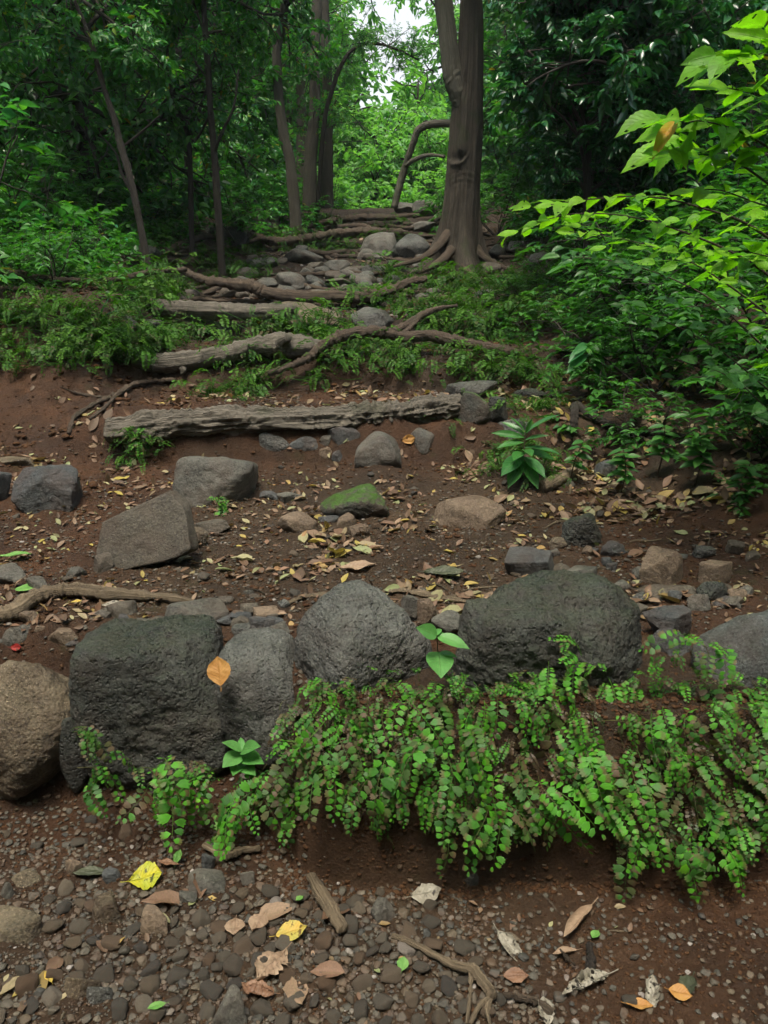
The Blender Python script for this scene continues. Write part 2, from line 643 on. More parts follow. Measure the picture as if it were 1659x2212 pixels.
def crumb_mat():
    m, t = newmat('soil_crumb')
    col = t.ramp(t.attr('rnd'), [(0., (.030, .013, .0055)), (.5, (.070, .033, .014)), (1., (.045, .025, .012))])
    t.out(t.pbsdf(col, .85, t.bump(t.noise(t.obj(), 120, 5, .7), 1., .006), .2))
    return m


M['crumb'] = crumb_mat()
M['oldlog'] = wood_mat('weathered_log_wood', (.040, .036, .028), (.270, .240, .190), moss=.4)
M['root'] = wood_mat('root_bark', (.035, .025, .017), (.130, .095, .065), moss=.3)
M['drift'] = wood_mat('bare_driftwood', (.075, .055, .034), (.300, .235, .150), moss=.1)
M['trunk'] = wood_mat('brown_tree_bark', (.020, .016, .011), (.130, .108, .080), moss=.7, grain=2.2)
M['trunkpale'] = wood_mat('pale_grey_bark', (.055, .050, .036), (.200, .185, .140), moss=.5, grain=1.3)
M['greybark'] = wood_mat('mossy_grey_bark', (.022, .020, .014), (.090, .080, .058), moss=.6, grain=1.6)
M['darkbark'] = wood_mat('dark_slender_bark', (.012, .010, .008), (.042, .033, .024), moss=.3)
M['twig'] = wood_mat('twig_bark', (.030, .022, .013), (.085, .062, .040), moss=.2)

DG = [(0., (.030, .130, .030)), (.3, (.045, .180, .028)), (.55, (.060, .220, .026)), (.8, (.035, .160, .060)), (1., (.090, .270, .020))]
M['leafdark'] = leaf_mat('dark_forest_leaf', DG, trans=.35, rough=.34, spec=.6)
M['leafmid'] = leaf_mat('green_forest_leaf', [(0., (.036, .165, .030)), (.4, (.060, .235, .026)), (.7, (.028, .160, .070)), (.97, (.110, .310, .024)), (1., (.30, .20, .02))], trans=.45, rough=.4)
M['leafglossy'] = leaf_mat('glossy_evergreen_leaf', [(0., (.014, .075, .034)), (.5, (.020, .100, .034)), (1., (.034, .130, .030))], trans=.28, rough=.26, spec=.7)
M['leafbright'] = leaf_mat('bright_glow_leaf', [(0., (.150, .380, .012)), (.5, (.200, .450, .012)), (.9, (.090, .290, .016)), (1., (.260, .480, .02))], trans=.5, rough=.5, spec=.3, veins=.6)  # base colour raised to carry the glow of light through the leaves
M['leafclear'] = leaf_mat('sunlit_haze_leaf', [(0., (.140, .360, .090)), (.5, (.210, .460, .090)), (1., (.150, .360, .160))], trans=.5, rough=.45)  # sunlight and haze of the clearing are put into this paler colour
M['leafherb'] = leaf_mat('herb_leaf', [(0., (.025, .110, .024)), (.5, (.040, .160, .022)), (1., (.060, .200, .030))], trans=.4, rough=.42, veins=.35)
M['fern'] = leaf_mat('maidenhair_leaf', [(0., (.028, .100, .018)), (.22, (.075, .290, .014)), (.40, (.040, .140, .030)), (.50, (.090, .065, .035)), (.60, (.045, .150, .018)), (.76, (.040, .130, .02)), (.86, (.140, .430, .014)), (1., (.050, .140, .035))],
                     trans=.32, rough=.55, spec=.3, edgecol=(.110, .065, .038), edgeamt=.9)
M['fernold'] = leaf_mat('old_maidenhair_leaf', [(0., (.060, .060, .025)), (.3, (.085, .055, .032)), (.55, (.040, .085, .025)), (.8, (.030, .080, .018)), (1., (.095, .062, .038))], trans=.25, rough=.5,
                        edgecol=(.09, .05, .03), edgeamt=.9)
M['fernmid'] = leaf_mat('bank_fern_leaf', spec=.25, stops=[(0., (.025, .085, .014)), (.4, (.050, .150, .014)), (.65, (.075, .185, .016)), (.85, (.035, .095, .018)), (.93, (.070, .050, .025)), (1., (.045, .130, .02))], trans=.35, rough=.6)
M['litter'] = leaf_mat('fallen_leaf_tissue', [(0., (.210, .120, .075)), (.16, (.110, .060, .034)), (.30, (.280, .190, .120)), (.42, (.070, .040, .024)), (.54, (.170, .100, .060)), (.64, (.230, .270, .120)), (.74, (.340, .290, .160)),
                                                 (.86, (.130, .070, .042)), (.95, (.360, .290, .060)), (1., (.30, .17, .08))], trans=.18, rough=.6, veins=.4, transmul=(1, 1, .8))


def solid_leaf(name, c1, c2, veins=.5, spots=None, trans=.2):
    m, t = newmat(name)
    ob = t.obj()
    col = t.mix(t.ramp(t.noise(ob, 25, 5, .65), [(.38, 0.), (.62, 1.)]), c1, c2)
    if spots:
        col = t.mix(t.ramp(t.noise(ob, 70, 3, .6), [(.60, 0.), (.66, 1.)]), col, spots)
    e = t.attr('edge')
    ph = t.math('SUBTRACT', t.math('MULTIPLY', t.attr('len'), 9.0), t.math('MULTIPLY', e, 2.2))
    fr = t.math('ABSOLUTE', t.math('SUBTRACT', t.math('FRACT', ph), .5))
    vm = t.math('MAXIMUM', t.ramp(fr, [(0., 1.), (.08, 0.)]), t.ramp(e, [(0., 1.), (.06, 0.)]))
    col = t.mix(t.math('MULTIPLY', vm, veins), col, t.mix(.5, col, tuple(c * .45 for c in c1)))
    nn = t.bump(vm, .6, .003)
    p = t.pbsdf(col, .55, nn, .35)
    tr = t.n('ShaderNodeBsdfTranslucent')
    t.l(col, tr.inputs['Color'])
    mx = t.n('ShaderNodeMixShader')
    mx.inputs[0].default_value = trans
    t.l(p, mx.inputs[1])
    t.l(tr.outputs[0], mx.inputs[2])
    t.out(mx.outputs[0])
    return m


M['lf_yellow'] = solid_leaf('yellow_leaf_tissue', (.46, .41, .02), (.33, .37, .03), spots=(.05, .06, .01))
M['lf_orange'] = solid_leaf('orange_leaf_tissue', (.36, .17, .04), (.44, .24, .07))
M['lf_brown'] = solid_leaf('brown_leaf_tissue', (.15, .075, .040), (.24, .14, .085))
M['lf_tan'] = solid_leaf('tan_leaf_tissue', (.25, .17, .11), (.33, .24, .16))
M['lf_pale'] = solid_leaf('bleached_leaf_tissue', (.34, .32, .26), (.22, .20, .15), spots=(.03, .025, .02), veins=.8)
M['lf_green'] = solid_leaf('green_leaf_tissue', (.10, .26, .05), (.16, .33, .08))
M['lf_olive'] = solid_leaf('grey_olive_leaf_tissue', (.050, .060, .035), (.075, .085, .05))
M['lf_amber'] = solid_leaf('amber_leaf_tissue', (.52, .34, .06), (.40, .36, .08), spots=(.12, .08, .02))
M['lf_red'] = solid_leaf('red_leaf_tissue', (.25, .02, .02), (.35, .04, .03))

exec_time_marker = 0
# ------------------------------------------------------------------ terrain sheet
def make_ground():
    ys = [-6.0]
    while ys[-1] < 420:
        y = ys[-1]
        if y < .5:
            d = .25
        elif y < 1.4:
            d = .009
        elif y < 2.35:
            d = .0042
        elif y < 4.1:
            d = .013
        elif y < 5.6:
            d = .014
        elif y < 15:
            d = .035
        else:
            d = .06 * y
        ys.append(y + d)
    ys = np.array(ys)
    xs = [0.0]
    while xs[-1] < 300:
        x = xs[-1]
        d = .0095 if x < 1.3 else (.018 if x < 2.3 else (.05 if x < 6 else .12 * x))
        xs.append(x + d)
    xs = np.array(xs)
    xs = np.concatenate([-xs[:0:-1], xs])
    X, Y = np.meshgrid(xs, ys)
    Z = H(X, Y)
    zone = np.zeros_like(X)
    nn = perlin(np.stack([X * 1.8, Y * 1.8, X * 0], -1), 91) * .5
    tread = ss(2.05, 2.4, Y) * (1 - ss(3.6, 4.2, Y + nn)) * (1 - ss(.75, 1.25, np.abs(X) + nn * .8 + .12 * (X > 0)))
    low = (1 - ss(1.5, 1.8, Y)) * (1 - ss(.15, .75, X + nn)) * .8
    zone = np.maximum(tread, low)
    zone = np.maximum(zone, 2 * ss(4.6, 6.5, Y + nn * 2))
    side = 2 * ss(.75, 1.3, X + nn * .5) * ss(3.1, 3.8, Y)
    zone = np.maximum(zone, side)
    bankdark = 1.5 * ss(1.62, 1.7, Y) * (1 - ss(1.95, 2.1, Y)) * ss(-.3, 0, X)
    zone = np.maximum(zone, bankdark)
    v = np.stack([X, Y, Z], -1).reshape(-1, 3)
    ny, nx = X.shape
    i, j = np.meshgrid(np.arange(ny - 1), np.arange(nx - 1), indexing='ij')
    a = i * nx + j
    q = np.stack([a, a + 1, a + nx + 1, a + nx], -1).reshape(-1, 4)
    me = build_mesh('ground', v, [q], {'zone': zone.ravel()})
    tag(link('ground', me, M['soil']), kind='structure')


make_ground()

# ------------------------------------------------------------------ landmarks, for labels
LMARK = []
used_labels = set()


def landmark(p, name):
    LMARK.append((np.array(p), name))


def rel_label(head, p, used, maxw=16):
    """a label that says which one: nearest landmark and the side of it"""
    p = np.asarray(p)
    ds = [(np.linalg.norm((p - q)[:2] * np.array([1, .8])), q, n) for q, n in LMARK]
    ds.sort(key=lambda a: a[0])
    for dist, q, n in ds[:5]:
        dx, dy = (p - q)[:2]
        if abs(dx) > abs(dy) * 1.2:
            r = 'left of' if dx < 0 else 'right of'
        else:
            r = 'in front of' if dy < 0 else 'behind'
        for pre in ('just ', '') if dist < .12 else ('', 'a little way '):
            s = f'{head} {pre}{r} {n}'
            if len(s.split()) <= maxw and s not in used:
                used.add(s)
                return s
    for i in range(7):
        for j in range(i + 1, 8):
            if j < len(ds):
                s = f'{head} between {ds[i][2]} and {ds[j][2][4:] if ds[j][2].startswith("the ") else ds[j][2]}'
                if len(s.split()) <= maxw and s not in used:
                    used.add(s)
                    return s
    for d_, q, n in ds:
        s = f'{head} near {n}'
        if len(s.split()) <= maxw:
            return s


# ------------------------------------------------------------------ stones
THETA = PITCH


def stone(kind, bbox, mat, label, Y=None, dfrac=.75, seed=0, sub=5, k=14, nplanes=14, amp=.05, fine=.012, lobes=(), rot=0, cmin=.72, cat=None, sink=.10, group=None, mark=None, planes=None, axc=None):
    x0, y0, x1, y1 = bbox
    mx, my = (x0 + x1) / 2, (y0 + y1) / 2
    if Y is None:
        g = ground(mx, y1 - .06 * (y1 - y0))
        wdt = (x1 - x0) * mpp(g)
        Y = g[1] + wdt * dfrac * .42
    c = P(mx, my, Y)
    s = mpp(c)
    w, hp = (x1 - x0) * s, (y1 - y0) * s
    th = math.asin(float(norm(CAM - c)[2]))
    d = w * dfrac
    hh = math.sqrt(max((.45 * hp) ** 2, hp * hp - (d * math.sin(th)) ** 2)) / math.cos(th)
    grow = 1 + sink
    v, f = rock_geo((w, d, hh * grow), seed, sub, k, nplanes, amp, fine, lobes=lobes, rot=rot, cmin=cmin, planes=planes, axc=axc)
    o = link(kind, build_mesh(kind, v, f), M[mat], loc=c - np.array([0, 0, hh * (grow - 1) / 2]))
    tag(o, label, cat or kind, group)
    if mark:
        landmark((c[0], c[1], c[2]), mark)
    return o


# the six boulders that edge the terrace
stone('boulder', (-80, 1426, 168, 1735), 'brownrock', 'tan brown speckled boulder cut by the frame edge, leftmost of the front row', Y=1.96, seed=3, sub=7, k=8, mark='the tan speckled boulder', dfrac=.8, fine=.02, nplanes=16, cmin=.82)
stone('boulder', (186, 1358, 500, 1690), 'basalt', 'broad squarish dark boulder with a crack down its face in the front row', Y=2.03, seed=9, sub=7, k=10, nplanes=10, mark='the squarish cracked boulder', dfrac=.75, fine=.028, cmin=.93, amp=.05, axc=.88, lobes=(((.2, -1, .1), -.05, .02), ((-.6, -.8, .3), .05, .05), ((.1, -.9, .5), -.04, .008)))
stone('boulder', (470, 1374, 680, 1650), 'basalt_dry', 'upright egg-shaped grey boulder wedged between two larger boulders', Y=1.98, seed=12, sub=7, k=6, mark='the upright egg-shaped boulder', dfrac=1.0, fine=.016, cmin=.88, nplanes=10)
stone('boulder', (634, 1262, 938, 1560), 'basalt_dry', 'rounded pitted grey boulder with a pale top above the ferns', Y=1.97, seed=22, sub=7, k=5, mark='the rounded pitted boulder', dfrac=.9, fine=.026, cmin=.95, axc=.98, amp=.03)
stone('boulder', (940, 1246, 1408, 1565), 'basalt', 'largest boulder, almost black and rough, behind the ferns', Y=1.95, seed=33, sub=7, k=8, nplanes=8, mark='the largest black boulder', dfrac=.55, fine=.03, amp=.06, cmin=.90, axc=1.0,
      lobes=(((-.32, 0, .95), -.22, .022), ((-.70, -.1, .62), .10, .03), ((-1, -.3, -.5), .10, .06), ((.50, 0, .85), .12, .05), ((1, 0, .35), .05, .05), ((.15, -1, .1), -.06, .03)))
stone('boulder', (1500, 1312, 1790, 1580), 'bluerock', 'blue grey boulder cut by the frame edge, rightmost of the front row', Y=1.93, seed=41, sub=6, k=10, mark='the blue grey boulder at the right edge', dfrac=.7, fine=.014, cmin=.8)

R = stone
# stones packed behind and between them
R('rock', (124, 1540, 215, 1690), 'basalt', 'small dark rock wedged low between the tan and squarish boulders', Y=1.93, seed=51, k=12)
R('rock', (352, 1298, 492, 1385), 'greyrock', 'smooth grey rock resting behind the squarish cracked boulder', seed=52, k=12, mark='the smooth grey rock behind the boulders', sub=6)
R('rock', (258, 1328, 360, 1378), 'greyrock', 'low pale rock left of the smooth grey rock', seed=53, k=10)
R('rock', (560, 1328, 655, 1392), 'slab', 'dark angular rock tucked behind the egg-shaped boulder', Y=2.3, seed=54, k=30, nplanes=9)
R('rock', (524, 1350, 578, 1412), 'slate', 'thin leaning slate beside the egg-shaped boulder', Y=2.17, seed=55, k=40, nplanes=8, dfrac=.6)
R('rock', (468, 1358, 530, 1388), 'greyrock', 'flat grey stone between the smooth grey rock and leaning slate', Y=2.25, seed=56, k=20)
R('rock', (492, 1318, 545, 1345), 'slate', 'small blue slate chip right of the smooth grey rock', seed=57, k=40, nplanes=8)
R('rock', (540, 1308, 604, 1340), 'tanrock', 'small tan stone behind the gap beside the pitted boulder', seed=58, k=20)
R('rock', (1368, 1262, 1515, 1345), 'slab', 'broad brown grey slab behind the right end of the black boulder', Y=2.42, seed=60, k=30, nplanes=9, mark='the broad slab behind the black boulder')
R('rock', (1386, 1308, 1492, 1372), 'slate', 'dark wedge of slate between the black and blue grey boulders', Y=2.16, seed=61, k=40, nplanes=8, sub=6)
R('rock', (1398, 1362, 1500, 1432), 'slate', 'lower dark slate piece between the black and blue grey boulders', Y=2.06, seed=62, k=40, nplanes=8, sub=6)
R('rock', (1535, 1288, 1632, 1340), 'slate', 'rounded slate lying behind the blue grey boulder', Y=2.34, seed=63, k=14)
R('rock', (1484, 1282, 1532, 1325), 'greyrock', 'fist-sized grey stone between slab and slate behind the row', seed=64, k=16)
R('rock', (866, 1282, 906, 1330), 'greyrock', 'pale pointed stone behind the pitted boulder, left of its neighbour', Y=2.25, seed=65, k=30, nplanes=8)
R('rock', (900, 1290, 944, 1345), 'tanrock', 'pale tan block stone filling the notch beside the black boulder', Y=2.2, seed=66, k=30, nplanes=6)
R('rock', (1205, 1222, 1292, 1275), 'greyrock', 'low pale grey slab peeping over the black boulder', seed=67, k=24, mark='the low pale slab over the black boulder')
R('rock', (930, 1318, 1010, 1372), 'greyrock', 'grey stone in the notch between the pitted and black boulders', Y=2.12, seed=68, k=16)
fill = np.random.default_rng(12)
for i in range(74):
    if i < 26:
        dx, dy, w_ = fill.uniform(-10, 660), fill.uniform(1325, 1400), fill.uniform(24, 70)
    elif i < 50:
        dx, dy, w_ = fill.uniform(480, 1500), fill.uniform(1290, 1385), fill.uniform(20, 52)
    else:
        dx, dy, w_ = fill.uniform(1150, 1640), fill.uniform(1195, 1330), fill.uniform(18, 44)
    g_ = ground(dx, dy)
    stone('rock', (dx - w_ / 2, dy - w_ * fill.uniform(.5, .8), dx + w_ / 2, dy), ['slate', 'greyrock', 'slab', 'tanrock', 'basalt_dry'][i % 5], rel_label(['slaty', 'smooth', 'angular', 'tan', 'dark'][i % 5] + ' stone wedged', g_, used_labels), seed=3000 + i, sub=4,
          k=[12, 24, 34][i % 3], nplanes=10, group='small stones packed behind the boulders')
# the terrace
slab = [((-.9, -.25, -.9), .92), ((-.35, 0, 1), .62), ((1, 0, .15), .96), ((.15, -.1, -1), .58), ((.4, -.1, -.9), .72), ((0, -1, .28), .20), ((0, 1, -.1), .22), ((-1, -.05, .22), .90), ((-.75, 0, .9), .86), ((.8, -.2, .8), .98)]
_g = ground(312, 1222)
_c = P(315, 1158, _g[1] + .03)
_s = mpp(_c) * 108
v, f = rock_geo((1, 1, 1), 71, 6, 40, planes=slab, amp=.02, fine=.012)
o = tag(link('rock', build_mesh('rock', v * _s, f), M['slab'], loc=_c, rot=(math.radians(-8), math.radians(-6), math.radians(-6))), 'large flat-faced slab tilted up on the terrace', 'rock')
landmark(_c, 'the tilted flat-faced slab')
R('rock', (198, 1196, 246, 1242), 'slab', 'small broken wedge under the left end of the tilted slab', seed=72, k=30, nplanes=7)
R('boulder', (381, 980, 552, 1096), 'greyrock', 'grey boulder with a pale worn top below the lowest log', seed=73, k=8, sub=6, mark='the pale-topped grey boulder', dfrac=.7, nplanes=8, cmin=.82, amp=.1)
R('rock', (30, 1008, 174, 1108), 'slate', 'dark flat-topped block of stone at the left of the terrace', seed=76, k=22, nplanes=9, sub=6, axc=.88, fine=.02, mark='the dark flat-topped block', cmin=.8)
R('rock', (-40, 1015, 22, 1092), 'slate', 'dark stone cut by the left frame edge beside the flat-topped block', seed=75, k=20, nplanes=8)
R('rock', (-20, 984, 84, 1014), 'brownrock', 'low brown stone behind the flat-topped block', seed=76, k=14)
R('rock', (688, 1046, 842, 1128), 'mossrock', 'dome-shaped rock capped with bright green moss', seed=77, k=6, sub=6, mark='the mossy rock', nplanes=12, cmin=.8, fine=.025)
R('rock', (930, 1070, 1092, 1145), 'tanrock', 'long tan brown wedge of rock in the middle of the path', seed=78, k=30, nplanes=9, sub=6, mark='the tan wedge-shaped rock', cmin=.6)
R('rock', (600, 1102, 690, 1154), 'tanrock', 'squat pale tan rock left of the mossy rock', seed=79, k=14, mark='the squat pale rock')
R('rock', (765, 934, 868, 1012), 'greyrock', 'rounded grey rock perched on a mound of red soil', seed=80, k=9, sub=6, mark='the rounded rock on its soil mound')
R('rock', (885, 924, 944, 978), 'greyrock', 'upright rounded rock right of the perched rock below the log', seed=81, k=12, mark='the upright rock below the log')
R('rock', (727, 1108, 770, 1148), 'tanrock', 'small upright tan stone in front of the mossy rock', seed=82, k=20)
R('rock', (753, 1132, 799, 1162), 'tanrock', 'pale pinkish flat stone in front of the mossy rock', seed=83, k=26)
R('rock', (686, 1112, 732, 1132), 'slate', 'flat dark stone under the edge of the mossy rock', seed=84, k=14)
R('rock', (420, 1120, 500, 1152), 'slab', 'long low dark stone behind the right end of the tilted slab', seed=85, k=30, nplanes=7)
R('rock', (405, 1140, 452, 1182), 'brownrock', 'brown wedge at the right corner of the tilted slab', seed=86, k=24)
R('rock', (1213, 1108, 1299, 1186), 'basalt', 'round black knobbly rock right of the path', seed=87, k=8, sub=6, fine=.03, mark='the round black rock')
R('rock', (1085, 1186, 1208, 1256), 'slate', 'flat-topped blue slate block above the black boulder', seed=88, k=30, nplanes=6, sub=6, mark='the blue slate block')
R('rock', (1376, 1182, 1478, 1272), 'tanrock', 'squared tan block of stone at the right of the terrace', seed=89, k=30, nplanes=5, sub=6, mark='the squared tan block', rot=.4)
R('rock', (1508, 1210, 1580, 1272), 'tanrock', 'brown angular rock right of the squared tan block', seed=90, k=26, nplanes=7, mark='the brown angular rock')
R('rock', (1504, 1252, 1568, 1298), 'basalt', 'dark rounded stone in front of the brown angular rock', seed=91, k=9)
R('rock', (1298, 1168, 1350, 1208), 'slate', 'dark thin stone right of and below the round black rock', seed=92, k=24)
R('rock', (1186, 1160, 1228, 1190), 'brownrock', 'brown stone touching the round black rock', seed=93, k=16)
R('rock', (1285, 995, 1330, 1035), 'slate', 'upright dark slate in the leaf litter behind the round rock', seed=94, k=34, nplanes=7)
R('rock', (-10, 1216, 62, 1262), 'greyrock', 'flat rounded stone at the left frame edge of the terrace', seed=95, k=10)
R('rock', (58, 1244, 104, 1280), 'greyrock', 'small grey lump above the pale curved branch', seed=96, k=16)
R('rock', (143, 1222, 186, 1250), 'greyrock', 'round pale cobble left of the tilted slab', seed=97, k=10)
R('rock', (1440, 1275, 1475, 1300), 'slate', 'little grey stone right of the broad slab', seed=98, k=16)
R('rock', (560, 1060, 602, 1082), 'slate', 'blue grey stone sunk right of the pale-topped boulder', seed=99, k=20)
R('rock', (592, 1062, 662, 1086), 'greyrock', 'low flat stone between the pale-topped boulder and mossy rock', seed=100, k=14)
# under the lowest log
R('rock', (560, 934, 626, 986), 'basalt_dry', 'dark rounded stone under the middle of the lowest log', seed=101, k=12, dfrac=.3)
R('rock', (626, 942, 688, 978), 'slate', 'flatter dark stone beside it under the lowest log', seed=102, k=12, dfrac=.3)
R('rock', (706, 918, 780, 965), 'slate', 'angular blue grey stone tucked under the lowest log', seed=103, k=30, nplanes=8, dfrac=.3)
R('rock', (688, 966, 718, 990), 'tanrock', 'small pinkish cobble below the angular stone', seed=104, k=14, dfrac=.3)
R('rock', (716, 972, 742, 998), 'slate', 'small slate cobble left of the perched rock', seed=105, k=24, dfrac=.3)
R('rock', (690, 940, 716, 964), 'greyrock', 'round mossy cobble left of the angular stone', seed=106, k=14, dfrac=.3)
R('rock', (1068, 903, 1168, 960), 'basalt_dry', 'grey block behind the broad-leaved herb at the path edge', seed=107, k=20, nplanes=7)
R('rock', (985, 845, 1060, 925), 'mossrock', 'dark mossy rock ending the lowest log', seed=108, k=12, sub=6, mark='the mossy rock at the log end')
R('rock', (1052, 856, 1098, 915), 'basalt', 'narrow dark rock right of the log-end rock', seed=109, k=12)
R('rock', (962, 822, 1078, 864), 'basalt_dry', 'low humped rock on the second terrace', seed=110, k=10)
R('rock', (1102, 838, 1184, 862), 'basalt', 'flat dark rock under the bushes on the second terrace', seed=111, k=10)
R('rock', (1245, 935, 1300, 965), 'brownrock', 'brown stone below the hooked branch', seed=112, k=24)
# upper steps
up = [((392, 682, 438, 728), 'tanrock', 'upright squared stone under the third log'), ((438, 696, 512, 730), 'basalt_dry', 'flat grey rock right of the squared stone under the third log'),
      ((348, 686, 398, 712), 'brownrock', 'low stone left of the squared stone under the third log'), ((300, 690, 352, 718), 'basalt', 'dark stone below the left end of the third log'),
      ((248, 680, 296, 708), 'basalt', 'half-buried dark rock among the bank ferns'), ((518, 698, 562, 738), 'tanrock', 'pale wedge stone above the crooked log'),
      ((545, 690, 582, 712), 'basalt_dry', 'round dark stone behind the pale wedge stone'), ((568, 652, 756, 716), 'brownrock', 'long whale-backed boulder at the end of the third log'),
      ((758, 664, 858, 718), 'basalt_dry', 'grey block rock between two roots in the middle of the steps'), ((596, 588, 664, 628), 'greyrock', 'humped stone among the cobbles above the long root'),
      ((612, 538, 700, 574), 'greyrock', 'long pale rock lying across the upper path'), ((778, 504, 864, 562), 'greyrock', 'big rounded boulder left of the main tree'),
      ((854, 504, 928, 562), 'basalt_dry', 'big rounded boulder touching the main tree roots'), ((466, 490, 544, 544), 'basalt', 'dark dome boulder at the left of the upper steps'),
      ((278, 528, 348, 570), 'basalt', 'dark low boulder in the undergrowth left of the roots'), ((548, 600, 604, 624), 'greyrock', 'pale flat cobble just above the long root'),
      ((700, 562, 758, 594), 'greyrock', 'rounded cobble below the two big boulders'), ((655, 566, 705, 588), 'slab', 'small cobble left of the rounded cobble on the upper path'),
      ((492, 578, 560, 604), 'greyrock', 'flat rock left among the upper cobbles'), ((540, 556, 600, 582), 'basalt_dry', 'grey cobble above the flat rock'),
      ((850, 438, 905, 462), 'greyrock', 'grey rock on the crest of the path left of the main tree'), ((890, 432, 948, 470), 'greyrock', 'larger grey rock on the crest touching the main tree'),
      ((1050, 528, 1095, 566), 'basalt', 'dark boulder right of the main tree foot'), ((1095, 522, 1150, 548), 'greyrock', 'pale low rock right of the main tree'),
      ((1140, 545, 1190, 585), 'basalt', 'dark boulder under the bush edge'), ((840, 565, 885, 590), 'mossrock', 'mossy cobble at the tip of the main tree root'),
      ((770, 575, 830, 600), 'basalt_dry', 'dark cobble in front of the big rounded boulder'), ((660, 625, 720, 645), 'slab', 'sunken cobble behind the long root'),
      ((700, 600, 760, 622), 'slab', 'wide flat cobble above the long root'), ((600, 480, 650, 500), 'basalt', 'dark stone between the high roots'), ((690, 500, 740, 520), 'basalt', 'stone wedged under the high root'),
      ((870, 480, 940, 504), 'greyrock', 'flat pale rock left of the trunk'), ((845, 525, 880, 560), 'basalt', 'dark gap stone between the big boulders')]
for i, (bb, mt, lb) in enumerate(up):
    stone('boulder' if 'boulder' in lb else 'rock', bb, mt, lb, seed=120 + i, k=[8, 14, 24][i % 3], sub=5, dfrac=.8)
rng = np.random.default_rng(99)
for i in range(86):
    dx, dy = (rng.uniform(490, 900), rng.uniform(548, 648)) if i < 46 else (rng.uniform(380, 1120), rng.uniform(470, 655))
    w = rng.uniform(14, 40) if i < 46 else rng.uniform(18, 52)
    o = stone('cobble', (dx, dy, dx + w, dy + w * .6), ['greyrock', 'slab', 'basalt_dry'][i % 3], None, seed=200 + i, sub=3, k=12, cat='cobble', group='cobbles on the upper path')
    o['label'] = 'cobble in the stony tread between the long root and the main tree' if i < 46 else 'half-buried cobble among the roots of the upper steps'

# ------------------------------------------------------------------ logs, roots, branches and sticks
def wood_obj(name, paths, mat, label, cat, n=70, ring=20, amp=.01, freq=14, seed=0, flat=1., ridge=.05, ridges=5, parent=None, mark=None, group=None, lump=.25, disp=None):
    """paths: list of (points, radii)"""
    if name == 'stick':
        paths = [(np.asarray(a_) + np.array([0, 0, .011]), [q * 1.15 for q in b_]) for a_, b_ in paths]
    if name == 'tree_root':
        lump, amp = lump * 1.7, amp * 1.5
    A = Acc()
    for k, (pts, rad) in enumerate(paths):
        nn = n if k == 0 else max(14, n // 2)
        rg = ring if k == 0 else max(8, ring // 2)
        rad = [q * 1.12 for q in rad] if mat == 'drift' else rad
        v, fs = tube(pts, rad, nn, rg, amp * (1 if k == 0 else .6), freq, seed + k, flat, ridge, ridges, lump=lump, disp=disp if k == 0 else None)
        L = float(np.sum(np.linalg.norm(np.diff(np.asarray(pts), axis=0), axis=1)))
        u = np.concatenate([np.repeat(np.linspace(0, L, nn), rg), [0, L]])
        a = np.concatenate([np.tile(np.abs(np.linspace(-1, 1, rg, endpoint=False)), nn) * float(np.mean(rad)) * 12, [0, 0]])
        A.add(v, fs, u=u, a=a)
    o = link(name, A.mesh(name), M[mat], parent=parent)
    if parent is None:
        tag(o, label, cat, group)
        if mark:
            landmark(np.mean(np.asarray(paths[0][0]), axis=0), mark)
    return o


def PP(lst, rads):
    """[(dx, dy, Y) ...], radii in frame pixels -> points, radii in metres"""
    pts = [P(*q) for q in lst]
    return np.array(pts), [r * mpp(p) for r, p in zip(np.interp(np.linspace(0, 1, len(pts)), np.linspace(0, 1, len(rads)), rads), pts)]


def GP(lst, rads, lift=.6):
    """points laid on the ground under frame pixels"""
    pts, out = [], []
    rr = np.interp(np.linspace(0, 1, len(lst)), np.linspace(0, 1, len(rads)), rads)
    for (q, r) in zip(lst, rr):
        g = ground(q[0], q[1] + r * .5)
        rm = r * mpp(g)
        g[2] += rm * lift + (q[2] if len(q) > 2 else 0)
        pts.append(g)
        out.append(rm)
    return np.array(pts), out


wood_obj('log', [PP([(236, 934, 4.12), (330, 922, 4.13), (430, 915, 4.14), (540, 910, 4.15), (650, 908, 4.16), (760, 902, 4.17), (850, 896, 4.19), (930, 884, 4.22), (1004, 872, 4.26)], [30, 32, 29, 30, 31, 29, 27, 26, 18])],
         'oldlog', 'weathered grey cracked log holding the lowest soil step', 'log', n=420, ring=90, amp=.045, freq=11, seed=3, ridge=.08, ridges=7, mark='the lowest grey log', lump=.22)
wood_obj('log', [PP([(290, 778, 5.25), (350, 784, 5.26), (420, 776, 5.27), (490, 764, 5.28), (545, 750, 5.3), (600, 745, 5.3), (650, 748, 5.32), (700, 752, 5.34)], [18, 21, 20, 19, 20, 27, 24, 14]),
                 PP([(600, 745, 5.28), (612, 735, 5.22), (622, 729, 5.18)], [18, 13, 9]), PP([(392, 790, 5.25), (396, 800, 5.2), (392, 808, 5.18)], [9, 6, 3])],
         'oldlog', 'bare crooked log with a knot on the second step', 'log', n=160, ring=36, amp=.016, freq=10, seed=5, ridge=.05, mark='the crooked knotted log')
wood_obj('log', [PP([(330, 662, 6.42), (400, 668, 6.43), (480, 672, 6.44), (560, 674, 6.45), (640, 668, 6.46)], [16, 18, 19, 18, 12])],
         'oldlog', 'straight dark grey log across the third step', 'log', n=120, ring=32, amp=.016, freq=10, seed=6, ridge=.07, mark='the straight third log')
RT_ = 'tree root'
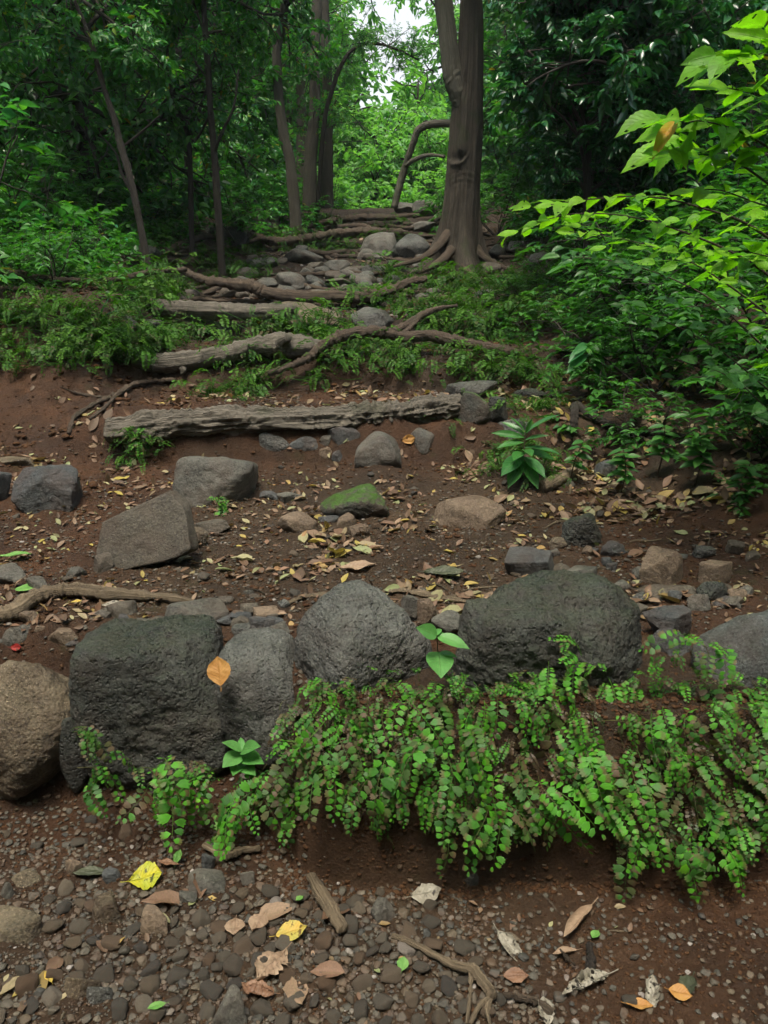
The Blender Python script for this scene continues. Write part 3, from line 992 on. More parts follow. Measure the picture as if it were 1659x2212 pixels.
wood_obj('tree_root', [PP([(578, 806, 5.12), (625, 792, 5.15), (668, 772, 5.2), (700, 745, 5.26), (745, 724, 5.3), (810, 717, 5.32), (870, 728, 5.33), (930, 726, 5.33), (985, 738, 5.34), (1045, 750, 5.36), (1110, 762, 5.38), (1180, 757, 5.4)],
                          [6, 7, 9, 10, 12, 13, 12, 13, 14, 12, 11, 10, 8]),
                       PP([(840, 722, 5.34), (880, 700, 5.5), (930, 672, 5.8), (985, 660, 6.1)], [9, 8, 7, 4]),
                       PP([(870, 722, 5.34), (895, 698, 5.5), (910, 680, 5.7)], [6, 5, 4])],
         'root', 'long forked root crossing the second step from the crooked log', RT_, n=180, ring=24, amp=.014, freq=12, seed=8, mark='the long forked root')
wood_obj('tree_root', [PP([(395, 584, 7.75), (440, 604, 7.7), (500, 614, 7.68), (545, 618, 7.66), (575, 632, 7.64), (640, 640, 7.62), (720, 640, 7.62), (790, 642, 7.64), (840, 628, 7.7), (885, 610, 7.8), (920, 602, 7.95)],
                          [7, 9, 11, 14, 12, 12, 13, 12, 10, 9, 6])],
         'root', 'thick snaking root along the fourth step below the cobbles', RT_, n=170, ring=24, amp=.016, freq=10, seed=9, mark='the thick snaking root')
wood_obj('tree_root', [PP([(-30, 598, 5.62), (40, 592, 5.62), (80, 600, 5.62), (160, 606, 5.7), (250, 604, 5.9), (330, 588, 6.5), (400, 582, 7.2)], [8, 9, 7, 6, 6, 6, 5])],
         'root', 'thin root along the top of the left fern bank', RT_, n=110, ring=14, seed=10)
wood_obj('tree_root', [PP([(-20, 622, 5.5), (60, 624, 5.5), (130, 628, 5.55), (200, 626, 5.6)], [5, 5, 4, 3])],
         'root', 'straight lower root poking from the left fern bank', RT_, n=60, ring=12, seed=11)
wood_obj('tree_root', [PP([(535, 506, 10.9), (590, 522, 10.9), (660, 516, 10.95), (730, 505, 10.95), (800, 500, 11), (880, 503, 11)], [7, 9, 9, 10, 8, 6]),
                       PP([(600, 520, 10.9), (565, 515, 10.8), (540, 522, 10.7)], [6, 5, 3])],
         'root', 'pair of high roots joined across the fifth step', RT_, n=110, ring=16, amp=.02, seed=12, mark='the high paired roots')
wood_obj('tree_root', [PP([(690, 482, 12.7), (740, 474, 12.8), (790, 470, 12.85), (850, 470, 12.9), (905, 464, 12.95)], [6, 7, 8, 6, 5]),
                       PP([(730, 490, 12.2), (780, 488, 12.3), (810, 496, 12.2), (850, 500, 12.1)], [5, 6, 5, 4])],
         'root', 'highest smooth pale roots near the crest of the path', RT_, n=90, ring=14, amp=.02, seed=13)
wood_obj('tree_root', [GP([(346, 556), (375, 540), (405, 528), (440, 516), (475, 512)], [6, 7, 7, 6, 4], 1.2)], 'root', 'short slanting root left of the dark dome boulder', RT_, n=60, ring=12, seed=14)
wood_obj('tree_root', [GP([(380, 826), (330, 832), (285, 838), (245, 860), (205, 882), (165, 902), (148, 930)], [4, 5, 6, 5, 5, 4, 3], 1.4),
                       GP([(285, 838), (255, 862), (225, 895), (195, 918)], [5, 5, 4, 3], 1.6), GP([(130, 842), (170, 852), (215, 862), (250, 862)], [2, 3, 3, 3], 1.2),
                       GP([(160, 905), (155, 925), (150, 948)], [5, 5, 4], 2)],
         'root', 'spreading bare roots on the red soil slope at left', RT_, n=90, ring=12, seed=15, mark='the spreading roots on the left slope')
wood_obj('tree_root', [GP([(956, 590), (962, 566), (1000, 560), (1040, 562), (1080, 582), (1130, 604)], [4, 5, 6, 6, 5, 4], 2.0)], 'root', 'arched root looping out right below the main tree', RT_, n=70, ring=12, seed=16)
wood_obj('tree_root', [GP([(1000, 622), (1030, 640), (1062, 655), (1110, 652), (1150, 640)], [5, 6, 7, 6, 4], 1.4), GP([(1052, 590), (1040, 612), (1062, 625), (1100, 630)], [4, 5, 4, 3], 1.4)],
         'root', 'forked root running under the bush right of the steps', RT_, n=70, ring=12, seed=17)
wood_obj('tree_root', [GP([(1098, 546), (1140, 545), (1180, 552)], [5, 6, 5], 1.6)], 'root', 'straight root stub right of the main tree by the bush', RT_, n=40, ring=12, seed=18)
wood_obj('tree_root', [GP([(1180, 560), (1215, 575), (1250, 580)], [4, 5, 3], 1.6), GP([(940, 640), (990, 648), (1020, 652)], [3, 4, 3], 1.3)], 'root', 'small root half hidden at the foot of the right bush', RT_, n=40, ring=10, seed=19)
wood_obj('tree_root', [GP([(842, 786), (862, 778), (885, 770)], [4, 5, 4], 1.5)], 'root', 'short root peg poking from the second soil face', RT_, n=30, ring=10, seed=20)
wood_obj('fallen_branch', [GP([(1238, 942), (1240, 915), (1243, 897, .02), (1275, 908), (1310, 925), (1350, 940), (1420, 944), (1480, 950)], [8, 9, 9, 7, 8, 8, 7, 5], 1.8)], 'darkbark', 'hooked dark branch bent over in the litter beneath the right bush', 'branch', n=110,
         ring=16, seed=21, mark='the hooked dark branch')
wood_obj('fallen_branch', [GP([(1170, 1060), (1195, 1045), (1225, 1025), (1262, 1010)], [11, 12, 10, 8], .9), GP([(1225, 1025), (1232, 1050), (1230, 1070)], [3, 3, 2], 1.0)], 'drift', 'thick broken branch lying slantwise by the broad-leaved herb', 'branch', n=70, ring=18, seed=22,
         mark='the thick broken branch', amp=.012)
wood_obj('fallen_branch', [GP([(-20, 1338), (30, 1325), (70, 1302), (120, 1284), (170, 1280), (230, 1286), (300, 1292), (370, 1295), (425, 1300)], [19, 20, 18, 17, 17, 16, 14, 11, 4], .8)], 'drift',
         'pale curved branch lying along the left of the terrace', 'branch', n=140, ring=24, amp=.012, seed=23, flat=.75, mark='the pale curved branch')
wood_obj('fallen_branch', [GP([(615, 1308), (660, 1296), (720, 1288)], [4, 7, 8], .8)], 'drift', 'pale split wood behind the rounded pitted boulder', 'branch', n=50, ring=14, seed=24, flat=.5)
wood_obj('fallen_branch', [GP([(810, 1280), (870, 1282), (940, 1290), (1000, 1296), (1042, 1302)], [4, 8, 9, 8, 4], .8)], 'drift', 'flat split plank of wood behind the notch of the boulders', 'branch', n=80, ring=18, seed=25, flat=.45, amp=.012, mark='the split plank of wood')
wood_obj('stick', [GP([(440, 1832), (470, 1848), (495, 1862), (525, 1856), (562, 1848)], [5, 6, 8, 6, 6], 1.0), GP([(495, 1862), (488, 1868)], [6, 4])], 'drift', 'bent two-armed stick below the hanging ferns', 'stick', n=60, ring=14, seed=26, mark='the bent two-armed stick', amp=.005)
wood_obj('stick', [GP([(672, 1908), (695, 1945), (718, 1985), (742, 2022)], [9, 12, 12, 9], .8)], 'drift', 'thick split piece of wood lying in the gravel', 'stick', n=60, ring=18, seed=27, amp=.006, mark='the thick split piece of wood')
wood_obj('stick', [GP([(848, 2030), (885, 2045), (930, 2066), (980, 2090), (1020, 2112), (1035, 2130), (1058, 2158), (1062, 2172)], [4, 6, 7, 7, 9, 10, 9, 8], .9),
                   GP([(1060, 2168), (1035, 2190), (1015, 2225)], [6, 5, 4], .9), GP([(1060, 2168), (1052, 2195), (1058, 2230)], [5, 5, 3], 1.1), GP([(1016, 2112), (1016, 2160), (1008, 2225)], [4, 3, 2], 1.4)],
         'drift', 'long forked pale branch across the near gravel', 'stick', n=120, ring=16, seed=28, amp=.005, mark='the long forked pale branch')
wood_obj('stick', [GP([(1085, 2152), (1120, 2160), (1160, 2178), (1195, 2205)], [6, 7, 7, 6], .9)], 'root', 'dark stick right of the forked branch at the lower frame edge', 'stick', n=50, ring=12, seed=29)
wood_obj('stick', [GP([(1272, 2052), (1275, 2085), (1272, 2118)], [7, 8, 6], .9)], 'darkbark', 'short black stick beneath the curled bark', 'stick', n=30, ring=12, seed=30)
wood_obj('stick', [GP([(1205, 2048), (1222, 2068), (1240, 2092)], [2, 3, 2], 1.0)], 'twig', 'fine twig left of the short black stick', 'stick', n=30, ring=8, seed=31)
wood_obj('stick', [GP([(395, 1482), (430, 1478), (470, 1468), (500, 1455), (512, 1438)], [2, 3, 3, 3, 2], 1.0)], 'twig', 'thin dark twig lying over the orange leaf between boulders', 'stick', n=30, ring=8, seed=32)
rr_ = np.random.default_rng(404)
for i in range(44):
    dy = rr_.uniform(474, 665)
    cx = rr_.uniform(330, 1080) if dy > 540 else rr_.uniform(560, 1000)
    L = rr_.uniform(50, 150) * (dy / 600)
    n = 6
    sl = rr_.uniform(-.16, .12)
    ptl = [(cx + (k / (n - 1) - .5) * 2 * L, dy + sl * (k / (n - 1) - .5) * 2 * L + rr_.normal() * 4) for k in range(n)]
    r0 = rr_.uniform(2.5, 6.5)
    paths = [GP(ptl, [r0 * .8, r0, r0 * .9, r0 * .5], rr_.uniform(.9, 1.8))]
    if i % 2:
        q = ptl[2]
        paths.append(GP([q, (q[0] + L * .3, q[1] + 10), (q[0] + L * .7, q[1] + 16)], [r0 * .7, r0 * .4], 1.1))
    g = ground(cx, dy)
    wood_obj('tree_root', paths, 'root', rel_label(['thin bare root crossing the path', 'forked root crossing the path'][i % 2], g, used_labels), 'tree root', n=50, ring=9, amp=.01, freq=9, seed=600 + i, lump=.35, group='roots netting the upper steps')
tw = np.random.default_rng(8)
for i in range(46):
    if i < 22:
        dx, dy = tw.uniform(30, 1600), tw.uniform(1860, 2190)
    else:
        dx, dy = tw.uniform(350, 1600), tw.uniform(1040, 1300)
    an, L = tw.uniform(0, PI), tw.uniform(18, 48)
    ex, ey = math.cos(an) * L, math.sin(an) * L * (.6 if i < 22 else .3)
    g = ground(dx, dy)
    wood_obj('twig', [GP([(dx - ex, dy - ey), (dx - ex * .3 + tw.uniform(-5, 5), dy - ey * .3 + 2), (dx + ex * .3, dy + ey * .3 - 2), (dx + ex, dy + ey)], [1.6, 2.2, 2.2, 1.2], 1.3)], ['twig', 'root', 'drift'][i % 3],
             rel_label('thin %s twig' % ['dark', 'brown', 'pale'][i % 3], g, used_labels), 'twig', n=14, ring=6, seed=300 + i, group='fallen twigs', amp=.002)

# ------------------------------------------------------------------ leaf shapes
def leaf_tmpl(nl=3, nw=1, width=.42, peak=.4, fold=.25, droop=.25, tip=1.6, wav=0., seed=0, petiole=.0):
    """leaf along +X, unit length, face up +Z; returns verts, faces, edge, len attributes"""
    rng = np.random.default_rng(seed)
    t = np.linspace(0, 1, nl + 1)
    a = math.log(.5) / math.log(peak)
    w = np.sin(PI * t ** a) ** .85 * width / 2
    w = w * (1 - .35 * ss(.75, 1, t) * (tip > 1))
    V, E, Ln = [], [], []
    js = np.arange(-nw, nw + 1)
    for i, tt in enumerate(t):
        for j in js:
            q = j / nw
            x = petiole + tt * (1 - petiole)
            y = q * w[i]
            z = abs(q) * w[i] * fold * 2 - droop * tt * tt
            if wav:
                z += wav * (perlin(np.array([[tt * 3 + seed, q * 2, seed * 1.7]]), seed)[0])
                y += wav * .3 * w[i] / max(width, .01) * rng.normal()
            V.append((x, y, z))
            E.append(abs(q))
            Ln.append(tt)
    k = len(js)
    F = [(i * k + j, (i + 1) * k + j, (i + 1) * k + j + 1, i * k + j + 1) for i in range(nl) for j in range(k - 1)]
    # the ends are collapsed to slim edges, that is fine for the renderer
    return np.array(V), [np.array(F)], np.array(E), np.array(Ln)


def put_leaves(A, tmpl, pos, dirs, ups, lens, rnd=None, wid=None):
    tv, tf, E, Ln = tmpl
    pos = np.asarray(pos)
    N = len(pos)
    if N == 0:
        return
    R = frames(dirs, ups)
    sc = np.stack([lens, lens * (wid if wid is not None else 1), lens], -1)
    v, fs = instance(tv, tf, pos, R, sc)
    if rnd is None:
        rnd = RNG.random(N)
    A.add(v, fs, rnd=np.repeat(rnd, len(tv)), edge=np.tile(E, N), len=np.tile(Ln, N))


def randdir(n, rng, up=0.0):
    v = rng.normal(size=(n, 3))
    v[:, 2] += up
    return norm(v)


# ------------------------------------------------------------------ branch work with leaves
def leafy(seed, limbs=6, R=1.0, up=.5, subs=5, twigs=4, per=9, llen=.11, wid=.42, down=.35, nl=3, peak=.42, fold=.25, horiz=.0, stem_r=.02, d0=None, spread=1.0, wsd=1, nw=1):
    """returns (wood mesh, leaf mesh); base at the origin"""
    rng = np.random.default_rng(seed)
    W, A = Acc(), Acc()
    pos, dr = [], []

    def poly(p, d, L, n=5, wob=.25, grav=0.0):
        pts = [p]
        for _ in range(n):
            d = norm(d + rng.normal(size=3) * wob + np.array([0, 0, grav]))
            pts.append(pts[-1] + d * L / n)
        return np.array(pts)

    for i in range(limbs):
        d = norm(rng.normal(size=3) * spread * np.array([1, 1, .7]) + np.array([0, 0, up]))
        if d0 is not None:
            d = norm(d * .7 + np.array(d0))
        L = R * rng.uniform(.6, 1)
        pl = poly(np.zeros(3), d, L, 6, .2, -.03)
        v, f = tube(pl, [stem_r, stem_r * .35], 8, 5)
        W.add(v, f, u=0, a=0)
        for s in range(subs):
            t = rng.uniform(.25, 1) * 6
            b = pl[min(5, int(t))] + (pl[min(6, int(t) + 1)] - pl[min(5, int(t))]) * (t % 1)
            dd = norm(norm(pl[-1] - pl[0]) * .7 + randdir(1, rng)[0] * .9)
            ps = poly(b, dd, R * .42 * rng.uniform(.6, 1.1), 4, .25, -.04)
            v, f = tube(ps, [stem_r * .4, stem_r * .15], 5, 4)
            W.add(v, f, u=0, a=0)
            for k in range(twigs):
                t = rng.uniform(.2, 1) * 4
                b2 = ps[min(3, int(t))] + (ps[min(4, int(t) + 1)] - ps[min(3, int(t))]) * (t % 1)
                d2 = norm(norm(ps[-1] - ps[0]) * .6 + randdir(1, rng)[0] * .9 * np.array([1, 1, .6]))
                L2 = max(llen * 2.2, R * .2) * rng.uniform(.7, 1.2)
                pt = poly(b2, d2, L2, 3, .2, -.08)
                v, f = tube(pt, [stem_r * .14, stem_r * .07], 4, 3, cap=False)
                W.add(v, f, u=0, a=0)
                for q in range(per):
                    tq = (.12 + .88 * (q + .5) / per) * 3
                    i0 = min(2, int(tq))
                    pp = pt[i0] + (pt[i0 + 1] - pt[i0]) * (tq - i0)
                    ax = norm(pt[i0 + 1] - pt[i0])
                    side = norm(np.cross(ax, [0, 0, 1]) + 1e-6) * (1 if q % 2 else -1)
                    dl = norm(ax * .55 + side * .8 + rng.normal(size=3) * .28 * (1 - .6 * horiz) + np.array([0, 0, -down]))
                    if horiz:
                        dl[2] *= (1 - horiz)
                    pos.append(pp)
                    dr.append(norm(dl))
    pos, dr = np.array(pos), np.array(dr)
    N = len(pos)
    upv = np.array([0, 0, 1.]) + rng.normal(size=(N, 3)) * .45 * (1 - .6 * horiz)
    put_leaves(A, leaf_tmpl(nl, nw, wid, peak, fold, .22), pos, dr, upv, llen * rng.uniform(.6, 1.15, N), rng.random(N))
    return W.mesh('branch_wood'), A.mesh('leaves')


# ------------------------------------------------------------------ ferns
def pinna_tmpl(hi=True):
    n = 11 if hi else 4
    ph = np.linspace(-.78, .78, n)
    V, E = [(0, 0, 0)], [0]
    if hi:
        for p in ph:
            V.append((math.cos(p) * .52, math.sin(p) * .44, .03))
            E.append(.55)
    for i, p in enumerate(ph):
        r = ((1.0 if (i % 3) else .80) if hi else 1.0) * (1 - .12 * (abs(p) > .7))
        V.append((.25 + math.cos(p) * r * .80, math.sin(p) * r * .60, -.06))
        E.append(1.)
    F3 = [(0, 1 + i, 2 + i) for i in range(n - 1)]
    F4 = [(1 + i, 1 + n + i, 2 + n + i, 2 + i) for i in range(n - 1)] if hi else []
    return np.array(V, dtype=float), [np.array(F3)] + ([np.array(F4)] if hi else []), np.array(E)


PIN_HI, PIN_LO = pinna_tmpl(True), pinna_tmpl(False)


def frond(A, rng, L, npairs, a0, a1, hi=True, yaw=0., root=(0, 0, 0), size=None, stipe=.28, rnd=None):
    n = 24
    s = np.linspace(0, 1, n)
    ang = a0 + (a1 - a0) * ss(.05, .8, s)
    swerve = rng.uniform(-1.1, 1.1) * s * s
    d = np.stack([np.sin(swerve) * np.cos(ang), np.cos(ang) * np.cos(swerve), np.sin(ang)], -1)
    cy, sy = math.cos(yaw), math.sin(yaw)
    d = d @ np.array([[cy, sy, 0], [-sy, cy, 0], [0, 0, 1]])
    c = np.concatenate([[np.zeros(3)], np.cumsum(d[:-1] * L / (n - 1), 0)]) + np.array(root)
    rad = .0011 if hi else .001
    v, f = tube(c[::3], [rad, rad * .5], 9 if hi else 5, 4 if hi else 3, cap=False)
    r = rng.random() if rnd is None else rnd
    A.add(v, f, rnd=r, edge=1.15, len=0)
    sz = size or L / npairs * .85
    tv, tf, E = PIN_HI if hi else PIN_LO
    pos, X, Nn, S = [], [], [], []
    for k in range(npairs):
        t = stipe + (1 - stipe) * (k + .3) / npairs
        prof = (.55 + .45 * min(1, k / 2.5)) * (1 - .55 * max(0, (k / npairs - .55) / .45) ** 1.3)
        for sd in (-1, 1):
            if rng.random() < .06:
                continue
            tt = min(.999, t + (.35 / npairs if sd > 0 else 0) * (1 - stipe)) * (n - 1)
            i = int(tt)
            p = c[i] + (c[min(n - 1, i + 1)] - c[i]) * (tt - i)
            ax = norm(d[i])
            lat = norm(np.cross(ax, [0, 0, 1]) * 1.0 + 1e-5)
            nm = np.cross(lat, ax)
            dl = norm(lat * sd + ax * .22 + nm * rng.normal() * .18 + rng.normal(size=3) * .07)
            pos.append(p + dl * sz * .10)
            X.append(dl)
            Nn.append(nm + rng.normal(size=3) * .16)
            S.append(sz * prof * rng.uniform(.85, 1.12))
    pos.append(c[-1]); X.append(d[-1]); Nn.append(np.cross(norm(np.cross(d[-1], [0, 0, 1]) + 1e-5), d[-1])); S.append(sz * .45)
    R = frames(np.array(X), np.array(Nn))
    N = len(pos)
    v, fs = instance(tv, tf, np.array(pos), R, np.array(S))
    A.add(v, fs, rnd=np.repeat(np.mod(r + rng.normal(size=N) * .07, 1), len(tv)), edge=np.tile(E, N), len=0)


FROND, FROND_OLD = [], []
for i in range(16):
    A = Acc()
    rg = np.random.default_rng(500 + i)
    L = rg.uniform(.13, .20)
    frond(A, rg, L, int(rg.integers(7, 11)), rg.uniform(-.3, .6), rg.uniform(-1.5, -.9), True, stipe=.22, size=L * rg.uniform(.135, .165), rnd=0.0)
    FROND.append(A.mesh('frond'))
    A = Acc()
    L = rg.uniform(.10, .17)
    frond(A, rg, L, int(rg.integers(8, 14)), rg.uniform(-.3, .3), rg.uniform(-1.6, -1.4), True, stipe=.15, size=L * rg.uniform(.095, .12), rnd=0.0)
    FROND_OLD.append(A.mesh('frond'))
UPF = []
for i in range(5):
    A = Acc()
    rg = np.random.default_rng(560 + i)
    L = rg.uniform(.10, .16)
    frond(A, rg, L, 8, 1.2, rg.uniform(-.6, .1), True, stipe=.25, size=L * .14, rnd=0.0)
    UPF.append(A.mesh('frond'))
for m_ in FROND + UPF:
    m_.materials.append(M['fern'])
for m_ in FROND_OLD:
    m_.materials.append(M['fernold'])


def fern_plant(p, label, nf, no, seed, ups=0, group=None, sc=1.0, yaw0=0., lean=0.):
    """p world; fronds leave towards -Y (the open side of the bank)"""
    rg = np.random.default_rng(seed)
    root = empty('maidenhair_fern', p, label, 'fern', group)
    for k in range(nf + no + ups):
        old = nf <= k < nf + no
        me = (UPF if k >= nf + no else FROND_OLD if old else FROND)[int(rg.integers(0, 5 if k >= nf + no else 16))]
        yaw = PI + yaw0 + rg.normal() * (.5 if not old else .8)
        s = sc * (rg.uniform(.45, .75) if rg.random() < .45 or old else rg.uniform(.75, 1.1))
        link('frond', me, parent=root, loc=(rg.normal() * .025, rg.uniform(-.02, .01) - (0 if old else .015), rg.normal() * .02), rot=(rg.normal() * .2, lean + rg.normal() * .36, yaw), scale=s)
    return root


GF = 'maidenhair ferns hanging over the front soil bank'
topx = [540, 600, 660, 900, 1000, 1180, 1300, 1400, 1530, 1600, 1760]
topy = [1630, 1545, 1480, 1500, 1470, 1450, 1440, 1410, 1440, 1500, 1500]
botx = [540, 600, 700, 900, 1100, 1200, 1300, 1450, 1760]
boty = [1670, 1660, 1690, 1765, 1730, 1690, 1730, 1800, 1770]
rg = np.random.default_rng(77)
pts = []
tries = 0
while len(pts) < 84 and tries < 20000:
    tries += 1
    x = rg.uniform(545, 1740)
    a, b = np.interp(x, topx, topy), np.interp(x, botx, boty)
    y = a + (b - a) * rg.uniform(0, 1)
    if all((x - q[0]) ** 2 + (y - q[1]) ** 2 > 44 ** 2 for q in pts):
        pts.append((x, y))
for i, (x, y) in enumerate(pts):
    g = ground(x, y)
    g[1] = min(g[1], 1.84)
    fern_plant(g + np.array([0, -.005, 0]), rel_label('hanging maidenhair fern', g, used_labels), int(rg.integers(3, 6)), int(rg.integers(3, 6)), 700 + i, ups=1 if y < 1500 else 0, group=GF, sc=rg.uniform(.7, 1.1), lean=float(np.interp(x, [560, 680, 850, 1050, 1300], [-.55, -.3, .1, .3, .35])))
for (x, y, nf, no, ups, sc, yw, lb) in [(195, 1575, 3, 1, 1, .8, .5, 'small round-leaved fern in the cleft beside the tan speckled boulder'), (205, 1650, 2, 0, 0, .8, .9, 'sparse pale fern sprig beneath the cleft fern'),
                               (315, 1650, 4, 1, 1, .95, .7, 'maidenhair fern under the left half of the squarish boulder'), (395, 1640, 4, 2, 1, .95, 0, 'maidenhair fern under the right half of the squarish boulder'),
                               (450, 1660, 2, 2, 1, .8, -.6, 'brownish small fern at the foot of the gap beside the egg-shaped boulder'), (545, 1690, 5, 2, 0, .9, .2, 'green fern below the egg-shaped boulder, leftmost of the thick curtain'),
                               (1445, 1400, 3, 1, 3, .9, 0, 'fern rising in front of the dark slate wedge'), (1530, 1395, 3, 0, 3, .9, -.3, 'fern leaning over the blue grey boulder'), (1200, 1425, 2, 1, 3, .8, .2, 'fern climbing the face of the largest black boulder'),
                               (1270, 1430, 2, 1, 2, .8, -.3, 'second fern climbing the black boulder, right of its neighbour'), (720, 1480, 2, 2, 2, .7, .2, 'small brownish fern at the lower left of the rounded pitted boulder'),
                               (965, 1470, 2, 2, 2, .7, 0, 'small fern below the bright seedling')]:
    q = P(x, y, 1.80 if x > 500 else 1.84)
    if x < 500:
        sc, nf = sc * 1.2, nf + 3
    fern_plant(q, lb, nf, no, int(x), ups=ups, sc=sc, yaw0=yw)
rg = np.random.default_rng(7171)
for i in range(38):
    x = 610 + (i % 24) * 46 + rg.uniform(-18, 18)
    q = P(x, rg.uniform(1462, 1500), 1.83 if i < 24 else 1.765)
    q[2] = float(H(q[0], q[1])) + .005
    fern_plant(q, rel_label('small upright fern', q, used_labels), int(rg.integers(1, 4)), int(rg.integers(0, 3)), 5200 + i, ups=int(rg.integers(2, 5)), group=GF, sc=rg.uniform(.55, .85))
# middle distance fern clumps
FCL = []
for i in range(8):
    A = Acc()
    rg = np.random.default_rng(600 + i)
    for k in range(int(rg.integers(34, 48))):
        L = rg.uniform(.08, .18)
        rt_ = (rg.normal() * .09, rg.normal() * .09, rg.normal() * .03)
        v_, f_ = tube([(0, 0, -.02), (rt_[0] * .5, rt_[1] * .5, rt_[2] - .02), rt_], [.002, .002], 4, 3)
        A.add(v_, f_, rnd=.9, edge=1, len=0)
        frond(A, rg, L, 10, rg.uniform(.2, 1.2), rg.uniform(-1.4, -.4), False, yaw=rg.uniform(0, 2 * PI), root=rt_, stipe=.3, size=L * rg.uniform(.105, .14), rnd=rg.random() * .9)
    me = A.mesh('fern_clump')
    me.materials.append(M['fernmid'])
    FCL.append(me)
REG = [(-20, 612, 280, 785, 56), (250, 590, 470, 655, 20), (275, 700, 560, 775, 18), (485, 780, 575, 865, 7), (690, 735, 830, 810, 14), (830, 745, 1010, 800, 12), (1040, 772, 1210, 815, 12), (790, 612, 1010, 680, 24),
       (920, 668, 1110, 722, 18), (575, 692, 745, 722, 8), (935, 872, 980, 912, 3), (1095, 868, 1190, 900, 7), (1070, 960, 1190, 1040, 12), (480, 548, 600, 600, 6), (290, 505, 560, 600, 22), (760, 585, 860, 612, 5),
       (550, 512, 860, 550, 14), (600, 482, 900, 500, 9), (930, 590, 1150, 660, 14), (450, 850, 520, 870, 2), (260, 935, 350, 975, 3), (1100, 560, 1250, 700, 12)]
for (x0, y0, x1, y1, n) in REG:
    rg = np.random.default_rng(int(x0 * 7 + y0) % 9999 + 3)
    for k in range(int(n * .76)):
        x, y = rg.uniform(x0, x1), rg.uniform(y0, y1)
        g = ground(x, y)
        link_ = link('fern', FCL[int(rg.integers(0, 8))], loc=g, rot=(.25, rg.normal() * .15, rg.uniform(0, 6.28)), scale=rg.uniform(.75, 1.35) * (1.45 if g[1] > 6 else 1.1 if g[1] > 4.8 else .7))
        tag(link_, rel_label('clump of small fern', g, used_labels), 'fern', 'small ferns growing on the banks of the steps')
q = P(480, 1085, 3.5)
fern_plant(ground(478, 1092), 'bright little fern growing against the pale-topped grey boulder', 3, 0, 71, ups=4, sc=.9)
fern_plant(P(300, 950, 4.0), 'bright fern growing from the soil under the left end of the lowest log', 3, 0, 72, ups=5, sc=1.1)

# ------------------------------------------------------------------ loose stones
def tnormal(x, y):
    e = .02
    return norm(np.stack([-(H(x + e, y, False) - H(x - e, y, False)) / (2 * e), -(H(x, y + e, False) - H(x, y - e, False)) / (2 * e), np.ones_like(x)], -1))


PEB = [rock_geo((1, .8 + .1 * (i % 3), .5 + .06 * (i % 4)), 900 + i, 3, k=[13, 22, 34][i % 3], nplanes=12, amp=.09, fine=.03, cmin=.58) for i in range(14)]
PEBM = [build_mesh('pebble', v, f, {'rnd': np.full(len(v), (i * .37) % 1)}) for i, (v, f) in enumerate(PEB)]
for m_ in PEBM:
    m_.materials.append(M['pebble'])
heroes = [((402, 1878, 492, 1932), 'greyrock', 'flat brownish grey stone beside the bent two-armed stick', 'the flat stone under the bent stick'), ((434, 1842, 466, 1884), 'slate', 'dark oval stone between the flat stone and the bent stick', None),
          ((800, 1940, 856, 1988), 'greyrock', 'grey rounded stone right of the split piece of wood', 'the grey stone right of the split wood'), ((-30, 1966, 92, 2046), 'brownrock', 'brown rock at the left frame edge of the gravel', 'the brown rock at the left edge'),
          ((308, 1966, 366, 2026), 'tanrock', 'tan upright cobble in the middle of the gravel', 'the tan cobble in the gravel'), ((198, 1936, 266, 2000), 'brownrock', 'dark brown lumpy cobble left of the tan cobble', None), ((20, 1882, 92, 1918), 'brownrock', 'flat speckled cobble at the left of the gravel', None),
          ((138, 1858, 178, 1896), 'tanrock', 'tan round cobble left of the yellow leaf', None), ((140, 2100, 215, 2172), 'brownrock', 'brown cobble near the lower left of the frame', 'the brown cobble at lower left'),
          ((188, 2130, 242, 2180), 'basalt_dry', 'dark cobble right of the brown lower left cobble', None), ((455, 2150, 540, 2240), 'greyrock', 'pointed grey rock cut by the bottom frame edge', 'the pointed rock at the bottom edge'),
          ((385, 1922, 428, 1955), 'greyrock', 'grey angular cobble below the flat brownish stone', None), ((518, 1880, 552, 1915), 'greyrock', 'mottled grey cobble between yellow leaf and split wood', None), ((0, 1905, 30, 1950), 'greyrock', 'pale cobble cut by the left frame edge', None),
          ((1000, 1880, 1040, 1912), 'basalt_dry', 'dark little stone under the hanging ferns in the middle', None), ((220, 1878, 262, 1912), 'slate', 'dark blue cobble left of the yellow leaf', None)]
for i, (bb, mt, lb, mk) in enumerate(heroes):
    stone('cobble', bb, mt, lb, seed=1000 + i, sub=5, k=[10, 16, 24][i % 3], mark=mk, sink=.15, cat='cobble', nplanes=9)

taken = []
for (bb, *_r) in heroes:
    g = ground((bb[0] + bb[2]) / 2, bb[3] - 5)
    taken.append((g[0], g[1], (bb[2] - bb[0]) * mpp(g) * .5))


def free(x, y, r):
    for (a, b, c) in taken:
        if abs(a - x) < r + c and (a - x) ** 2 + (b - y) ** 2 < (r + c) ** 2 * .85:
            return False
    return True


landmark(ground(310, 1915), 'the yellow heart-shaped leaf')
landmark(ground(630, 2025), 'the amber oval leaf')
landmark(ground(1100, 2050), 'the bleached curled leaf')
landmark(ground(1250, 2010), 'the curled bark')
landmark(ground(1270, 2150), 'the skeletal torn leaf')
landmark(ground(1405, 2165), 'the bleached leaf at lower right')
rg = np.random.default_rng(31)
GSM, IND = Acc(), 0


def gravel_density(x, y, dx):
    return np.clip(1.0 - ss(-.05, .5, x - .25 * (1.25 - y)) * .93 - ss(1.45, 1.65, y) * .6, .04, 1) * (1 - .8 * np.exp(-(((x + .60) / .20) ** 2 + ((y - 1.12) / .11) ** 2)))


cols = ['dark grey', 'brownish grey', 'tan', 'blue grey', 'pale', 'reddish brown']


